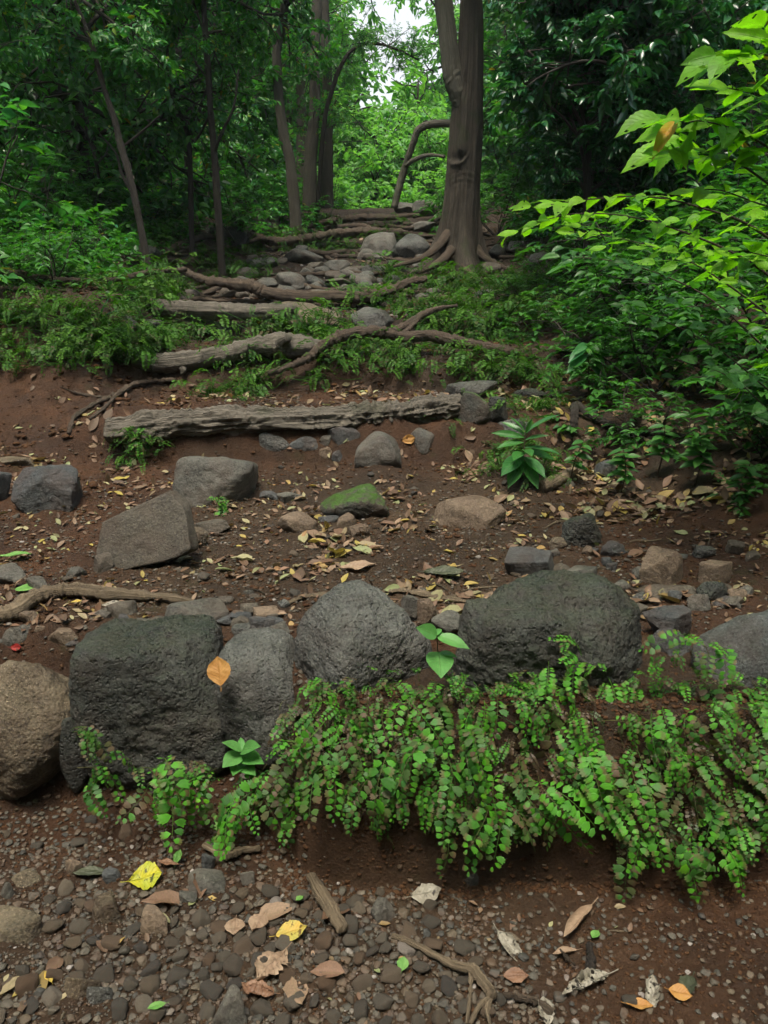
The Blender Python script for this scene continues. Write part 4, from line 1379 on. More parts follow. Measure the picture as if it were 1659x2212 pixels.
def tone(r):
    r = r % 1
    return 'grey' if r < .14 or .3 < r < .44 else 'greyish brown' if r < .3 or r < .7 else 'light grey' if r < .8 else 'reddish brown' if r < .9 else 'pale buff' if r < .985 else 'whitish'


n_low = 0
RAD = sorted([.5 * min(.046, .0105 * u ** -.40) for u in rg.random(2700)], reverse=True)
for it in range(90000):
    if n_low >= 2600:
        break
    y = rg.uniform(.98, 1.95)
    x = rg.uniform(-.56, .58) * (y + .35) * 1.0
    r = RAD[n_low]
    gd = gravel_density(x, y, 0)
    if rg.random() > gd or (gd < .5 and r > .010 and rg.random() > .12):
        continue
    if y > 1.6 and x > -.2 or not free(x, y, r):
        continue
    taken.append((x, y, r))
    n_low += 1
    z = float(H(x, y))
    k = int(rg.integers(0, 14))
    yaw = rg.uniform(0, 6.28)
    if IND < 236:
        IND += 1
        o = link('pebble', PEBM[k], loc=(x, y, z + r * .18), rot=(rg.normal() * .3, rg.normal() * .3, yaw), scale=r * 2.1)
        sz = 'small' if r < .014 else 'medium' if r < .020 else 'large'
        tag(o, rel_label('%s %s pebble' % (sz, 'stone' if k % 2 else 'rounded'), (x, y, z), used_labels), 'pebble', 'pebbles scattered on the path')
    else:
        v, f = PEB[k]
        Rm = np.array(Matrix.Rotation(yaw, 3, 'Z') @ Matrix.Rotation(rg.normal() * .4, 3, 'X'))
        GSM.add(v @ Rm.T * r * 2.1 + np.array([x, y, z + r * .15]), f, rnd=rg.random())
PL = [rock_geo((1, .6 + .05 * (i % 7), .4 + .04 * (i % 5)), 950 + i, 2, k=22, nplanes=9, amp=.08, fine=0) for i in range(10)]


def scatter(N, xf, yf, smin, smax, dens=None, seed=0, pw=1.0):
    rg = np.random.default_rng(seed)
    y = yf(rg, N)
    x = xf(rg, N, y)
    keep = np.ones(N, bool) if dens is None else rg.random(N) < dens(x, y)
    x, y = x[keep], y[keep]
    z = H(x, y)
    s = smin * (smax / smin) ** (rg.random(len(x)) ** (2.2 * pw))
    grp = rg.integers(0, 10, len(x))
    for k in range(10):
        m = grp == k
        n = int(m.sum())
        if n == 0:
            continue
        yaw = rg.uniform(0, 6.28, n)
        R = np.zeros((n, 3, 3))
        R[:, 0, 0] = np.cos(yaw); R[:, 0, 1] = -np.sin(yaw); R[:, 1, 0] = np.sin(yaw); R[:, 1, 1] = np.cos(yaw); R[:, 2, 2] = 1
        v, fs = instance(PL[k][0], PL[k][1], np.stack([x[m], y[m], z[m] + s[m] * .1], -1), R, s[m])
        GSM.add(v, fs, rnd=np.repeat(rg.random(n), len(PL[k][0])))


scatter(30000, lambda r, n, y: r.uniform(-.58, .6, n) * (y + .35), lambda r, n: r.uniform(.95, 1.75, n), .003, .014, lambda x, y: gravel_density(x, y, 0) * .9, 41)
scatter(20000, lambda r, n, y: r.uniform(-.52, .48, n) * (y + .3), lambda r, n: r.uniform(2.15, 4.1, n), .004, .022, lambda x, y: 1 - .65 * ss(3.2, 3.9, y) - .7 * ss(.9, 1.3, x), 42, 1.2)
scatter(1500, lambda r, n, y: r.uniform(-1.0, 1.1, n), lambda r, n: r.uniform(4.35, 5.2, n), .006, .03, None, 43)
scatter(2500, lambda r, n, y: r.uniform(-1.9, 1.6, n), lambda r, n: r.uniform(6.6, 11, n), .02, .09, None, 44)
SOILA = GSM
GSM = Acc()
scatter(26000, lambda r, n, y: r.uniform(-.58, .6, n) * (y + .35), lambda r, n: r.uniform(.95, 1.95, n), .002, .012, lambda x, y: .2 + .8 * ss(1.4, 1.6, y) + .7 * ss(0, .5, x), 51, 1.3)
scatter(9000, lambda r, n, y: r.uniform(-.25, 1.1, n), lambda r, n: r.uniform(1.55, 1.8, n), .003, .02, None, 53, 1.3)
scatter(24000, lambda r, n, y: r.uniform(-.58, .6, n) * (y + .35), lambda r, n: r.uniform(2.05, 5.5, n), .004, .026, None, 52, 1.2)
scatter(5000, lambda r, n, y: r.uniform(-2.9, -1.15, n), lambda r, n: r.uniform(3.5, 5.2, n), .006, .060, lambda x, y: ss(-.1, .25, perlin(np.stack([x * 3, y * 3, x * 0], -1), 71)), 54, 1.8)
scatter(3000, lambda r, n, y: r.uniform(-2.2, 1.6, n), lambda r, n: r.uniform(5.0, 8, n), .012, .06, None, 55, 1.2)
tag(link('soil_crumbs', GSM.mesh('soil_crumbs'), M['crumb']), 'loose crumbs and clods of red brown soil', 'soil crumbs', kind='stuff')
GSM = SOILA
tag(link('gravel', GSM.mesh('gravel'), M['pebble']), 'fine dark gravel and small chips covering the path', 'gravel', kind='stuff')
# pebbles on the terrace
cnt = 0
for it in range(4000):
    if cnt >= 64:
        break
    dx, dy = rg.uniform(20, 1560), rg.uniform(1000, 1345)
    g = ground(dx, dy)
    r = rg.uniform(.010, .026)
    if not free(g[0], g[1], r * 1.6):
        continue
    taken.append((g[0], g[1], r))
    cnt += 1
    k = int(rg.integers(0, 14))
    o = link('pebble', PEBM[k], loc=(g[0], g[1], g[2] + r * .2), rot=(rg.normal() * .3, rg.normal() * .3, rg.uniform(0, 6.28)), scale=r * 2.0)
    tag(o, rel_label('%s pebble on the terrace' % ('angular' if k % 3 == 2 else 'rounded'), g, used_labels), 'pebble', 'pebbles scattered on the path')

# ------------------------------------------------------------------ fallen leaves
def litter_tmpl(i, hi=False):
    rg = np.random.default_rng(1200 + i)
    return leaf_tmpl(10 if hi else 7, 3 if hi else 2, rg.uniform(.38, .62), rg.uniform(.34, .5), rg.uniform(-.1, .35), rg.uniform(-.12, .14), wav=rg.uniform(.05, .16), seed=1200 + i, petiole=.08)


LT = [litter_tmpl(i) for i in range(12)]
LTM = []
for i, t_ in enumerate(LT):
    me = build_mesh('fallen_leaf', t_[0] - np.array([.5, 0, -.02]), t_[1], {'rnd': np.full(len(t_[0]), .083 * i), 'edge': t_[2], 'len': t_[3]})
    me.materials.append(M['litter'])
    LTM.append(me)


def lay(me, p, yaw, s, tilt=.2, name='fallen_leaf', lift=.004):
    x, y = np.array([p[0]]), np.array([p[1]])
    n = Vector(tnormal(x, y)[0]) + Vector((RNG.normal() * tilt, RNG.normal() * tilt, 0))
    q = n.to_track_quat('Z', 'Y') @ Matrix.Rotation(yaw, 3, 'Z').to_quaternion()
    o = link(name, me, loc=(p[0], p[1], p[2] + lift), scale=s)
    o.rotation_mode = 'QUATERNION'
    o.rotation_quaternion = q
    return o


def hero_leaf(dx, dy, Lpx, ang, mat, label, width=.5, curl=.2, wav=.08, peak=.42, seed=0, roll=0., lift=.006, Y=None, tilt=(0, 0), holes=0):
    rg = np.random.default_rng(seed + 77)
    p = ground(dx, dy) if Y is None else P(dx, dy, Y)
    L = Lpx * mpp(p)
    tv, tf, E, Ln = leaf_tmpl(22, 6, width, peak, curl, -.06, wav=wav, seed=seed + 40, petiole=.06)
    tv = tv - np.array([.5, 0, 0])
    if roll:      # roll the blade up round its length
        a = tv[:, 1] / (width / 2) * roll
        rr = width / 2 / roll
        tv = np.stack([tv[:, 0], np.sin(a) * rr, (1 - np.cos(a)) * rr + tv[:, 2] * .4], -1)
    tv[:, 2] += .03 * fbm(tv * 5 + seed, 3, seed)
    # ragged margin
    tv[:, 1] *= 1 + .10 * (E > .9) * fbm(tv * 14 + seed, 2, seed + 2)
    v, fs = tube(np.array([(-.62, .01, .02), (-.5, 0, .0), (-.2, 0, .004), (.3, 0, .01)]), [.012, .006], 10, 5)
    A = Acc()
    if holes:
        f = tf[0]
        ctr = tv[f].mean(1)
        keep = fbm(ctr * 6 + seed, 2, seed + 9) < holes
        tf = [f[keep]]
    A.add(tv * L, tf, rnd=0, edge=E, len=Ln)
    A.add(v * L, fs, rnd=0, edge=0, len=0)
    n = Vector(tnormal(np.array([p[0]]), np.array([p[1]]))[0]) + Vector((tilt[0], tilt[1], 0))
    q = n.to_track_quat('Z', 'Y') @ Matrix.Rotation(math.radians(ang), 3, 'Z').to_quaternion()
    o = link('fallen_leaf', A.mesh('fallen_leaf'), M[mat], loc=p + np.array([0, 0, lift]))
    o.rotation_mode = 'QUATERNION'
    o.rotation_quaternion = q
    tag(o, label, 'leaf')
    return o


hero_leaf(312, 1912, 78, 10, 'lf_yellow', 'bright yellow heart-shaped leaf lying on the dark gravel', .85, .1, .08, .6, 1, tilt=(0, -.35), lift=.018)
hero_leaf(628, 2026, 74, 20, 'lf_amber', 'amber oval leaf with a green rim on the gravel', .6, .12, .06, .5, 2, tilt=(0, -.3), lift=.016)
hero_leaf(200, 1892, 92, 58, 'lf_olive', 'long grey olive leaf lying slantwise in the gravel', .3, .1, .05, .5, 3, lift=.016)
hero_leaf(385, 1866, 36, 80, 'lf_green', 'small green folded leaf near the bent two-armed stick', .5, .3, .1, .5, 4, tilt=(0, -.5), lift=.02)
hero_leaf(366, 1880, 55, 50, 'lf_brown', 'brown torn leaf strip beside the small green folded leaf', .3, .1, .1, .5, 5, lift=.015)
hero_leaf(918, 1950, 74, 15, 'lf_pale', 'bleached grey leaf below the hanging ferns', .62, -.1, .1, .5, 6, tilt=(0, -.4), lift=.016)
hero_leaf(1100, 2052, 96, -52, 'lf_pale', 'bleached curled skeletal leaf on the red soil in the middle', .42, .2, .14, .5, 7, roll=1.2, tilt=(0, -.3), lift=.012, holes=.42)
hero_leaf(1268, 2140, 130, -68, 'lf_pale', 'torn skeletal leaf wrapped round the short black stick', .34, .2, .22, .4, 8, roll=1.3, lift=.012, holes=.22)
hero_leaf(1406, 2165, 90, 78, 'lf_pale', 'bleached folded leaf near the lower right edge of the frame', .40, .2, .18, .5, 9, roll=1.1, tilt=(0, -.3), lift=.012, holes=.35)
hero_leaf(1178, 2200, 80, -20, 'lf_pale', 'bleached crumpled leaf cut by the bottom frame edge', .5, .2, .18, .5, 10, roll=.9, lift=.012, holes=.4)
hero_leaf(1378, 2190, 60, 70, 'lf_orange', 'orange leaf half under the bleached lower right leaf', .45, .2, .06, .5, 11)
hero_leaf(1466, 2158, 52, -15, 'lf_orange', 'small orange brown leaf by a dark curled one', .7, .1, .06, .5, 12, tilt=(0, -.3), lift=.012)
hero_leaf(1485, 2135, 80, 15, 'lf_olive', 'dark curled leaf above the small orange brown leaf', .5, .4, .16, .5, 13, roll=.9)
hero_leaf(1112, 2120, 60, 5, 'lf_brown', 'brown leaf lying right of the long forked branch', .55, .1, .08, .5, 14, tilt=(0, -.3), lift=.012)
hero_leaf(1250, 2003, 136, -9, 'lf_tan', 'curled tan sheath of bark or leaf lying on red soil', .26, .2, .04, .5, 15, roll=1.5, lift=.014)
hero_leaf(1222, 2058, 60, -60, 'lf_tan', 'grey twisted leaf above the short black stick', .35, .2, .1, .5, 16, roll=1.1, lift=.012)
hero_leaf(590, 2098, 110, 20, 'lf_tan', 'large crumpled tan leaf in the gravel', .6, .1, .22, .5, 17, lift=.014)
hero_leaf(560, 2150, 80, -60, 'lf_brown', 'brown papery leaf below the large crumpled tan leaf', .55, .1, .22, .5, 18, lift=.014)
hero_leaf(560, 2006, 62, 30, 'lf_tan', 'tan ragged leaf left of the amber oval leaf', .7, .1, .14, .5, 19, lift=.016)
hero_leaf(508, 2012, 55, 60, 'lf_tan', 'pinkish tan leaf left of the ragged leaf in the gravel', .8, .1, .12, .5, 20, lift=.016)
hero_leaf(648, 1958, 22, 0, 'lf_green', 'tiny lime leaf beside the split piece of wood', .7, .1, .1, .5, 21, lift=.018)
hero_leaf(870, 2100, 34, 80, 'lf_green', 'small grey green leaf left of the long forked branch', .75, .1, .05, .5, 22, lift=.014, tilt=(0, -.3))
hero_leaf(106, 2118, 40, 5, 'lf_amber', 'small yellow green leaf at the lower left gravel', .4, .1, .05, .5, 23, lift=.016)
hero_leaf(342, 2205, 42, 12, 'lf_green', 'green spotted leaf at the bottom frame edge', .5, .1, .05, .5, 24, lift=.016)
hero_leaf(1285, 2034, 32, -10, 'lf_green', 'small green leaf above the short black stick', .6, .1, .05, .5, 25, lift=.012)
hero_leaf(474, 1456, 68, 100, 'lf_orange', 'orange leaf caught in the cleft between two boulders', .75, .08, .05, .5, 26, Y=1.83, tilt=(0, -1.6))
hero_leaf(446, 1370, 40, 50, 'lf_green', 'pale green leaf leaning on the smooth grey rock', .38, .1, .05, .5, 27, Y=2.1, tilt=(0, -1.2))
hero_leaf(35, 1408, 26, 0, 'lf_red', 'red leaf at the left behind the tan speckled boulder', .6, .1, .1, .5, 28, lift=.01)
hero_leaf(165, 1308, 26, 10, 'lf_amber', 'yellow leaf scrap below the pale curved branch', .5, .2, .1, .5, 29, lift=.012)
hero_leaf(242, 1315, 50, 5, 'lf_pale', 'whitish leaf in front of the pale curved branch', .5, .1, .12, .5, 30, lift=.012)
hero_leaf(55, 1277, 48, 10, 'lf_green', 'round pale green leaf above the pale curved branch', .8, .05, .05, .5, 31, lift=.012)
hero_leaf(30, 1212, 78, 3, 'lf_green', 'long green leaf at the left edge of the terrace', .34, .2, .05, .5, 32, lift=.014)
hero_leaf(770, 1226, 84, 8, 'lf_tan', 'largest pale tan leaf on the middle of the terrace', .5, .1, .1, .5, 33, lift=.012)
hero_leaf(955, 1248, 90, -10, 'lf_olive', 'big dull green leaf behind the split plank', .5, .1, .1, .5, 34, lift=.012)
hero_leaf(882, 956, 34, 10, 'lf_orange', 'orange pink leaf leaning on the upright rock below the log', .6, .1, .1, .5, 35, lift=.012, tilt=(0, -.6))
n_ind = 0
spots = []
LR = [(230, 1560, 1000, 1345, 165), (560, 1060, 1150, 1260, 30), (1190, 1520, 860, 1110, 40), (20, 480, 940, 1060, 16), (640, 980, 862, 886, 14), (20, 900, 1860, 2190, 12), (1000, 1180, 930, 1070, 10), (100, 330, 820, 930, 8)]
rg = np.random.default_rng(61)
for (x0, x1, y0, y1, n) in LR:
    for k in range(n):
        for _t in range(12):
            dx, dy = rg.uniform(x0, x1), rg.uniform(y0, y1)
            g = ground(dx, dy)
            if perlin(np.array([[g[0] * 3.2, g[1] * 3.2, 7.]]), 66)[0] > .04:
                break
        L = rg.uniform(.04, .11)
        k_ = int(rg.integers(0, 12))
        o = lay(LTM[k_], g, rg.uniform(0, 6.28), L, .22, lift=.006)
        tag(o, rel_label('fallen leaf lying', g, used_labels), 'leaf', 'fallen leaves on the path')
        n_ind += 1
# the uncountable rest
A = Acc()
LS = [leaf_tmpl(4, 1, .5, .42, .2, -.05, wav=.12, seed=1300 + i) for i in range(8)]


def litter(n, xf, yf, l0, l1, seed):
    rg = np.random.default_rng(seed)
    y = yf(rg, n)
    x = xf(rg, n, y)
    keep = perlin(np.stack([x * 3.2, y * 3.2, x * 0 + 7], -1), 66) + .25 * perlin(np.stack([x * 11, y * 11, x * 0], -1), 67) + rg.normal(size=n) * .12 > .02
    x, y = x[keep], y[keep]
    n = len(x)
    z = H(x, y)
    nm = tnormal(x, y) + rg.normal(size=(n, 3)) * .28
    d = randdir(n, rg)
    d = d - nm * np.sum(d * nm, -1, keepdims=True)
    g = rg.integers(0, 8, n)
    for k in range(8):
        m = g == k
        put_leaves(A, LS[k], np.stack([x, y, z + .005], -1)[m], d[m], nm[m], rg.uniform(l0, l1, int(m.sum())), rg.random(int(m.sum())))


litter(5200, lambda r, n, y: r.uniform(-.5, .55, n) * (y + .3), lambda r, n: r.uniform(2.2, 4.1, n), .012, .05, 1)
litter(120, lambda r, n, y: r.uniform(-.5, .5, n) * (y + .3), lambda r, n: r.uniform(1.0, 1.6, n), .010, .03, 2)
litter(2400, lambda r, n, y: r.uniform(.75, 1.9, n), lambda r, n: r.uniform(3.1, 5.2, n), .03, .08, 3)
litter(900, lambda r, n, y: r.uniform(-1.3, 1.1, n), lambda r, n: r.uniform(4.35, 5.2, n), .03, .07, 4)
litter(2500, lambda r, n, y: r.uniform(-1, 1, n) * y * .6, lambda r, n: r.uniform(6.5, 14, n), .05, .11, 5)
litter(250, lambda r, n, y: r.uniform(-2.2, -1.2, n), lambda r, n: r.uniform(3.6, 4.9, n), .03, .07, 6)
tag(link('leaf_litter', A.mesh('leaf_litter'), M['litter']), 'small dry leaf fragments strewn over soil and gravel', 'leaf litter', kind='stuff')

# ------------------------------------------------------------------ single plants
def herb(name, stem, rad, leaves, mat, label, cat, tm=None, stemmat='twig', group=None, wid=None):
    """stem: world points; leaves: (t, tip point in world, width factor)"""
    A = Acc()
    o0 = np.array(stem[0])
    st = np.array(stem) - o0
    v, fs = tube(st, rad, 20, 6)
    r = empty(name, o0, label, cat, group)
    S = Acc()
    S.add(v, fs, u=0, a=0)
    link('stem', S.mesh('stem'), M[stemmat], parent=r)
    c = spline(st, 40)
    tm = tm or leaf_tmpl(8, 2, .45, .42, .15, .18, wav=.02, seed=4)
    for (t, tip, w) in leaves:
        b = c[int(t * 39)]
        d = np.array(tip) - o0 - b
        L = np.linalg.norm(d)
        B = Acc()
        up = np.array([0, -.45, 1.]) + RNG.normal(size=3) * .15
        put_leaves(B, tm, [b], [d], [up], np.array([L]), np.array([RNG.random()]), wid=w)
        link('leaf', B.mesh('leaf'), M[mat], parent=r)
    return r


M['seedling'] = leaf_mat('pale_seedling_leaf', [(0., (.085, .270, .060)), (1., (.120, .330, .080))], trans=.35, rough=.42, veins=.5)
M['herbblue'] = leaf_mat('broad_herb_leaf', [(0., (.025, .130, .030)), (1., (.050, .200, .036))], trans=.35, rough=.36, veins=.5)
Y = 1.76
ov = leaf_tmpl(12, 3, .62, .42, .12, .2, wav=.02, seed=4)
herb('seedling', [P(947, 1455, 1.84), P(946, 1415, 1.80), P(944, 1372, Y)], [.0018, .0012], [(1., P(906, 1354, Y - .03), 1), (.97, P(1016, 1392, Y - .02), .8), (.95, P(985, 1372, Y + .04), .8), (.6, P(955, 1452, Y - .06), 1.2), (.55, P(985, 1412, Y), .6), (1., P(950, 1352, Y + .04), .7)],
     'seedling', 'pale green seedling sprouting between the two biggest boulders', 'seedling', ov)
herb('seedling', [P(522, 1668, 1.86), P(520, 1650, 1.84), P(522, 1622, Y + .05)], [.0018, .0012],
     [(.9, P(482, 1650, Y), 1.2), (1., P(486, 1598, Y + .03), .9), (1., P(552, 1606, Y), .8), (.8, P(562, 1640, Y), .8), (.6, P(545, 1665, Y), .8), (1., P(520, 1590, Y + .08), .8), (.5, P(505, 1662, Y), .8)],
     'seedling', 'broad-leaved seedling below the upright egg-shaped boulder', 'seedling', ov)
g = ground(1128, 1030)
g[2] += .02
yy = g[1] - .02
base = g
top = P(1135, 935, yy)
herb('broad_leaved_herb', [base, P(1130, 985, yy), top], [.004, .002],
     [(1., P(1105, 895, yy), .6), (1., P(1150, 905, yy - .03), .6), (.98, P(1205, 885, yy), .7), (.9, P(1062, 930, yy), .55), (.95, P(1085, 905, yy + .05), .6), (.7, P(1215, 972, yy - .03), .6), (.55, P(1085, 1018, yy - .15), .9), (.5, P(1180, 1022, yy - .15), .9),
      (.6, P(1205, 985, yy + .05), .7), (.5, P(1098, 1048, yy - .12), .9), (.4, P(1165, 1050, yy - .12), .9), (.8, P(1075, 960, yy - .05), .7), (.85, P(1185, 935, yy - .02), .7), (.6, P(1110, 985, yy - .15), .8), (.65, P(1150, 975, yy - .15), .8)],
     'herbblue', 'broad-leaved herb on the soil hump at the right of the path', 'herb', leaf_tmpl(10, 2, .42, .5, .15, .15, wav=.02, seed=4))
landmark(base, 'the broad-leaved herb')
g = ground(1272, 868)
yy = g[1]
herb('sapling', [g, P(1272, 800, yy), P(1268, 742, yy)], [.006, .003],
     [(t, P(1270 + sx * L * .7, 742 + (1 - t) * 130 + L * .45, yy - .1), .8) for t, sx, L in ((1, -1, 42), (1, 1, 44), (.95, -1, 60), (.9, 1, 58), (.8, -1, 66), (.75, 1, 62), (.65, -1, 60), (.62, 1, 70), (.5, 1, 55), (.98, .2, 40))],
     'leafmid', 'thin upright sapling with drooping leaves in front of the bush', 'sapling')
for (dx, dy, Hh, n, L, lb, sd) in [(55, 592, 26, 9, 44, 'pale rosette plant above the left fern bank', 1), (200, 735, 22, 6, 30, 'small starry herb in the left fern bank', 2), (1232, 1040, 90, 9, 44, 'leafy herb at the foot of the bush beside the litter', 3),
                                   (1340, 1070, 100, 12, 50, 'leafy herb standing before the dark hollow under the bush', 4), (1500, 1050, 110, 14, 55, 'broad leafy herb low at the right frame edge', 5), (1590, 1085, 90, 12, 50, 'low leafy herb nearest the right edge above the red soil', 6),
                                   (1420, 1030, 110, 12, 50, 'leafy herb between two others under the bush', 7)]:
    g = ground(dx, dy)
    rg = np.random.default_rng(sd)
    s = mpp(g)
    L, n = L * .72, int(n * 1.5)
    stem = [g, g + np.array([.01, -.02, Hh * s * .5]), g + np.array([rg.normal() * .02, -.04, Hh * s])]
    lv = []
    for k in range(n):
        t = .35 + .65 * (k + 1) / n
        a = k * 2.4
        b = np.array(stem[0]) + (np.array(stem[2]) - np.array(stem[0])) * t
        lv.append((t, b + np.array([math.cos(a) * L * s, math.sin(a) * L * s, .25 * L * s * rg.uniform(-1.2, .6)]), 1.0))
    herb('herb', stem, [.004, .002], lv, 'leafherb', lb, 'herb')
strap = leaf_tmpl(16, 2, .12, .4, .4, .6)
for i, (dx, dy, tips, lb) in enumerate([(20, 720, [(-5, 650), (28, 668), (-20, 690)], 'strap-leaved plant at the left frame edge'), (222, 705, [(210, 645), (232, 655), (238, 690)], 'blue green strap-leaved plant in the left fern bank')]):
    g = ground(dx, dy)
    herb('strap_leaved_plant', [g, g + np.array([0, -.01, .03])], [.005, .004], [(1., P(a, b, g[1] - .08), 1.) for a, b in tips], 'leafglossy', lb, 'plant', strap)

# ------------------------------------------------------------------ leafy branch stock
def stock(n, **kw):
    out = []
    for i in range(n):
        w, l = leafy(kw.pop('seed', 0) + i if i == 0 else 0, **kw) if False else leafy(2000 + hash_(kw) + i, **kw)
        out.append((w, l))
    return out


def hash_(kw):
    return int(sum(ord(ch) for ch in str(sorted(kw.items())))) % 5000


ST = {
    'crown': stock(5, limbs=7, R=1.35, up=.35, subs=6, twigs=4, per=9, llen=.115, wid=.48, down=.15, stem_r=.028),
    'fine': stock(3, limbs=7, R=1.3, up=.4, subs=6, twigs=4, per=9, llen=.10, wid=.36, down=.3, stem_r=.02),
    'glossy': stock(3, limbs=6, R=1.1, up=.2, subs=5, twigs=4, per=11, llen=.130, wid=.44, down=.2, stem_r=.022, nl=5, fold=.25),
    'shrub': stock(4, limbs=9, R=1.1, up=1.0, subs=5, twigs=3, per=8, llen=.105, wid=.46, down=.15, horiz=.5, stem_r=.012, spread=.8, nl=4),
    'shrubhi': stock(4, limbs=8, R=.95, up=.75, subs=6, twigs=3, per=8, llen=.082, wid=.50, down=.08, horiz=.75, stem_r=.009, nl=6, nw=2, peak=.38),
    'low': stock(4, limbs=7, R=.34, up=.9, subs=3, twigs=2, per=6, llen=.055, wid=.5, down=.1, horiz=.5, stem_r=.005, nl=3),
}
for k, mt in (('crown', 'leafmid'), ('fine', 'leafmid'), ('glossy', 'leafglossy'), ('shrub', 'leafmid'), ('shrubhi', 'leafherb'), ('low', 'leafherb')):
    for w, l in ST[k]:
        w.materials.append(M['darkbark'])
        l.materials.append(M[mt])
_var = {}


def leafdata(kind, i, mat):
    w, l = ST[kind][i]
    if l.materials[0] is M[mat]:
        return l
    if (kind, i, mat) not in _var:
        c = l.copy()
        c.materials.clear()
        c.materials.append(M[mat])
        _var[(kind, i, mat)] = c
    return _var[(kind, i, mat)]


def add_branch(root, kind, loc, rz, sc, mat, rg, tilt=(0, 0)):
    i = int(rg.integers(0, len(ST[kind])))
    w = np.array(root.location) + np.array(loc)
    if w[1] > .5:
        # crowns far above everything the path can show are left out; the strip over the path stays open to the sky
        if w[2] > 1.9 + .42 * w[1] + sc:
            return
        el, m_ = (w[2] - 1.35) / w[1], .6 * sc / w[1]
        if el + m_ > .24 and abs(w[0] / w[1] + .01) < .04 + m_ and sc > .45:
            return
    b = link('leafy_branch', ST[kind][i][0], parent=root, loc=loc, rot=(tilt[0], tilt[1], rz), scale=sc)
    link('foliage', leafdata(kind, i, mat), parent=b)


def tree(name, pts, rad, label, branches, bark='darkbark', cat='tree', group=None, n=60, ring=14, extra=(), amp=.012, mark=None):
    """pts world; branches: list of (height fraction, kind, scale, mat)"""
    pts = np.array(pts)
    o0 = pts[0].copy()
    r = empty(name, o0, label, cat, group)
    wood_obj('trunk', [(pts - o0, rad)], bark, None, None, n=n, ring=ring, amp=amp, freq=9, seed=int(abs(o0[0] * 100)), ridge=.05, parent=r, lump=.15)
    for (ep, er) in extra:
        wood_obj('limb', [(np.array(ep) - o0, er)], bark, None, None, n=36, ring=8, amp=.004, freq=9, seed=5, parent=r, lump=.2)
    c = spline(pts - o0, 60)
    rg = np.random.default_rng(int(abs(o0[0] * 977 + o0[1] * 331)))
    for (t, kind, sc, mat) in branches:
        q = c[min(59, int(t * 59))]
        add_branch(r, kind, q, rg.uniform(0, 6.28), sc, mat, rg, (rg.normal() * .3, rg.normal() * .3))
    return r


# ------------------------------------------------------------------ the main tree
gm = ground(985, 578)
TY = gm[1]
tp, tr_ = PP([(985, 600, TY), (986, 560, TY), (990, 520, TY), (994, 470, TY), (998, 410, TY), (1003, 340, TY), (1008, 260, TY), (1011, 200, TY), (1016, 110, TY), (1018, 0, TY), (1024, -160, TY), (1030, -330, TY)],
             [1])
tr_ = [r * mpp(p) for r, p in zip([60, 52, 45, 40, 37, 36, 33, 31, 26, 24, 22, 18], tp)]
kn = P(984, 350, TY)


def trunk_disp(V, c, tg, th):
    ctr = np.repeat(c[:, None, :], V.shape[1], 1)
    nd = norm(V - ctr)
    z = V[..., 2]
    hgt = z - gm[2]
    ang = np.arctan2(nd[..., 1], nd[..., 0])
    fl = np.exp(-np.maximum(hgt, 0) / .30)
    butt = np.maximum(0, np.cos(ang * 5 + .6 + perlin(np.stack([ang * .7, z * .3, z * 0], -1), 4))) ** 1.4
    V = V + nd * (fl * butt * .20)[..., None]
    flute = perlin(np.stack([np.cos(ang) * 2.2, np.sin(ang) * 2.2, z * .35], -1), 14)
    V = V + nd * (flute * .08 * (.4 + fl))[..., None]
    V = V + nd * (perlin(np.stack([np.cos(ang) * 7, np.sin(ang) * 7, z * 1.3], -1), 15) * .022 - np.abs(perlin(np.stack([np.cos(ang) * 14, np.sin(ang) * 14, z * 4], -1), 16)) * .016)[..., None]
    # the healed hollow with its lip, and the seam above it
    front = np.maximum(0, -nd[..., 1])
    ux, uz = (V[..., 0] - kn[0]) / .085, (z - kn[2] - .02) / .06
    hole = np.exp(-(ux ** 2 + uz ** 2) * 1.4)
    lipz = (z - kn[2] + .055 - .04 * ux ** 2) / .028
    lip = np.exp(-lipz ** 2) * np.exp(-(ux / 1.35) ** 4)
    seam = np.exp(-((V[..., 0] - kn[0] - .02 * np.sin(z * 9)) / .03) ** 2) * ss(kn[2], kn[2] + .1, z) * (1 - ss(kn[2] + .45, kn[2] + .8, z))
    ridge = np.exp(-((V[..., 0] - kn[0] - .075) / .035) ** 2) * ss(kn[2] - .05, kn[2] + .1, z) * (1 - ss(kn[2] + .5, kn[2] + .8, z))
    wr = np.sin((z + .04 * np.cos(ang * 2)) * 95) * np.exp(-((z - kn[2] + .22) / .13) ** 2)
    V = V + nd * (front * (-.11 * hole + .045 * lip - .05 * seam + .03 * ridge + .003 * wr))[..., None]
    return V


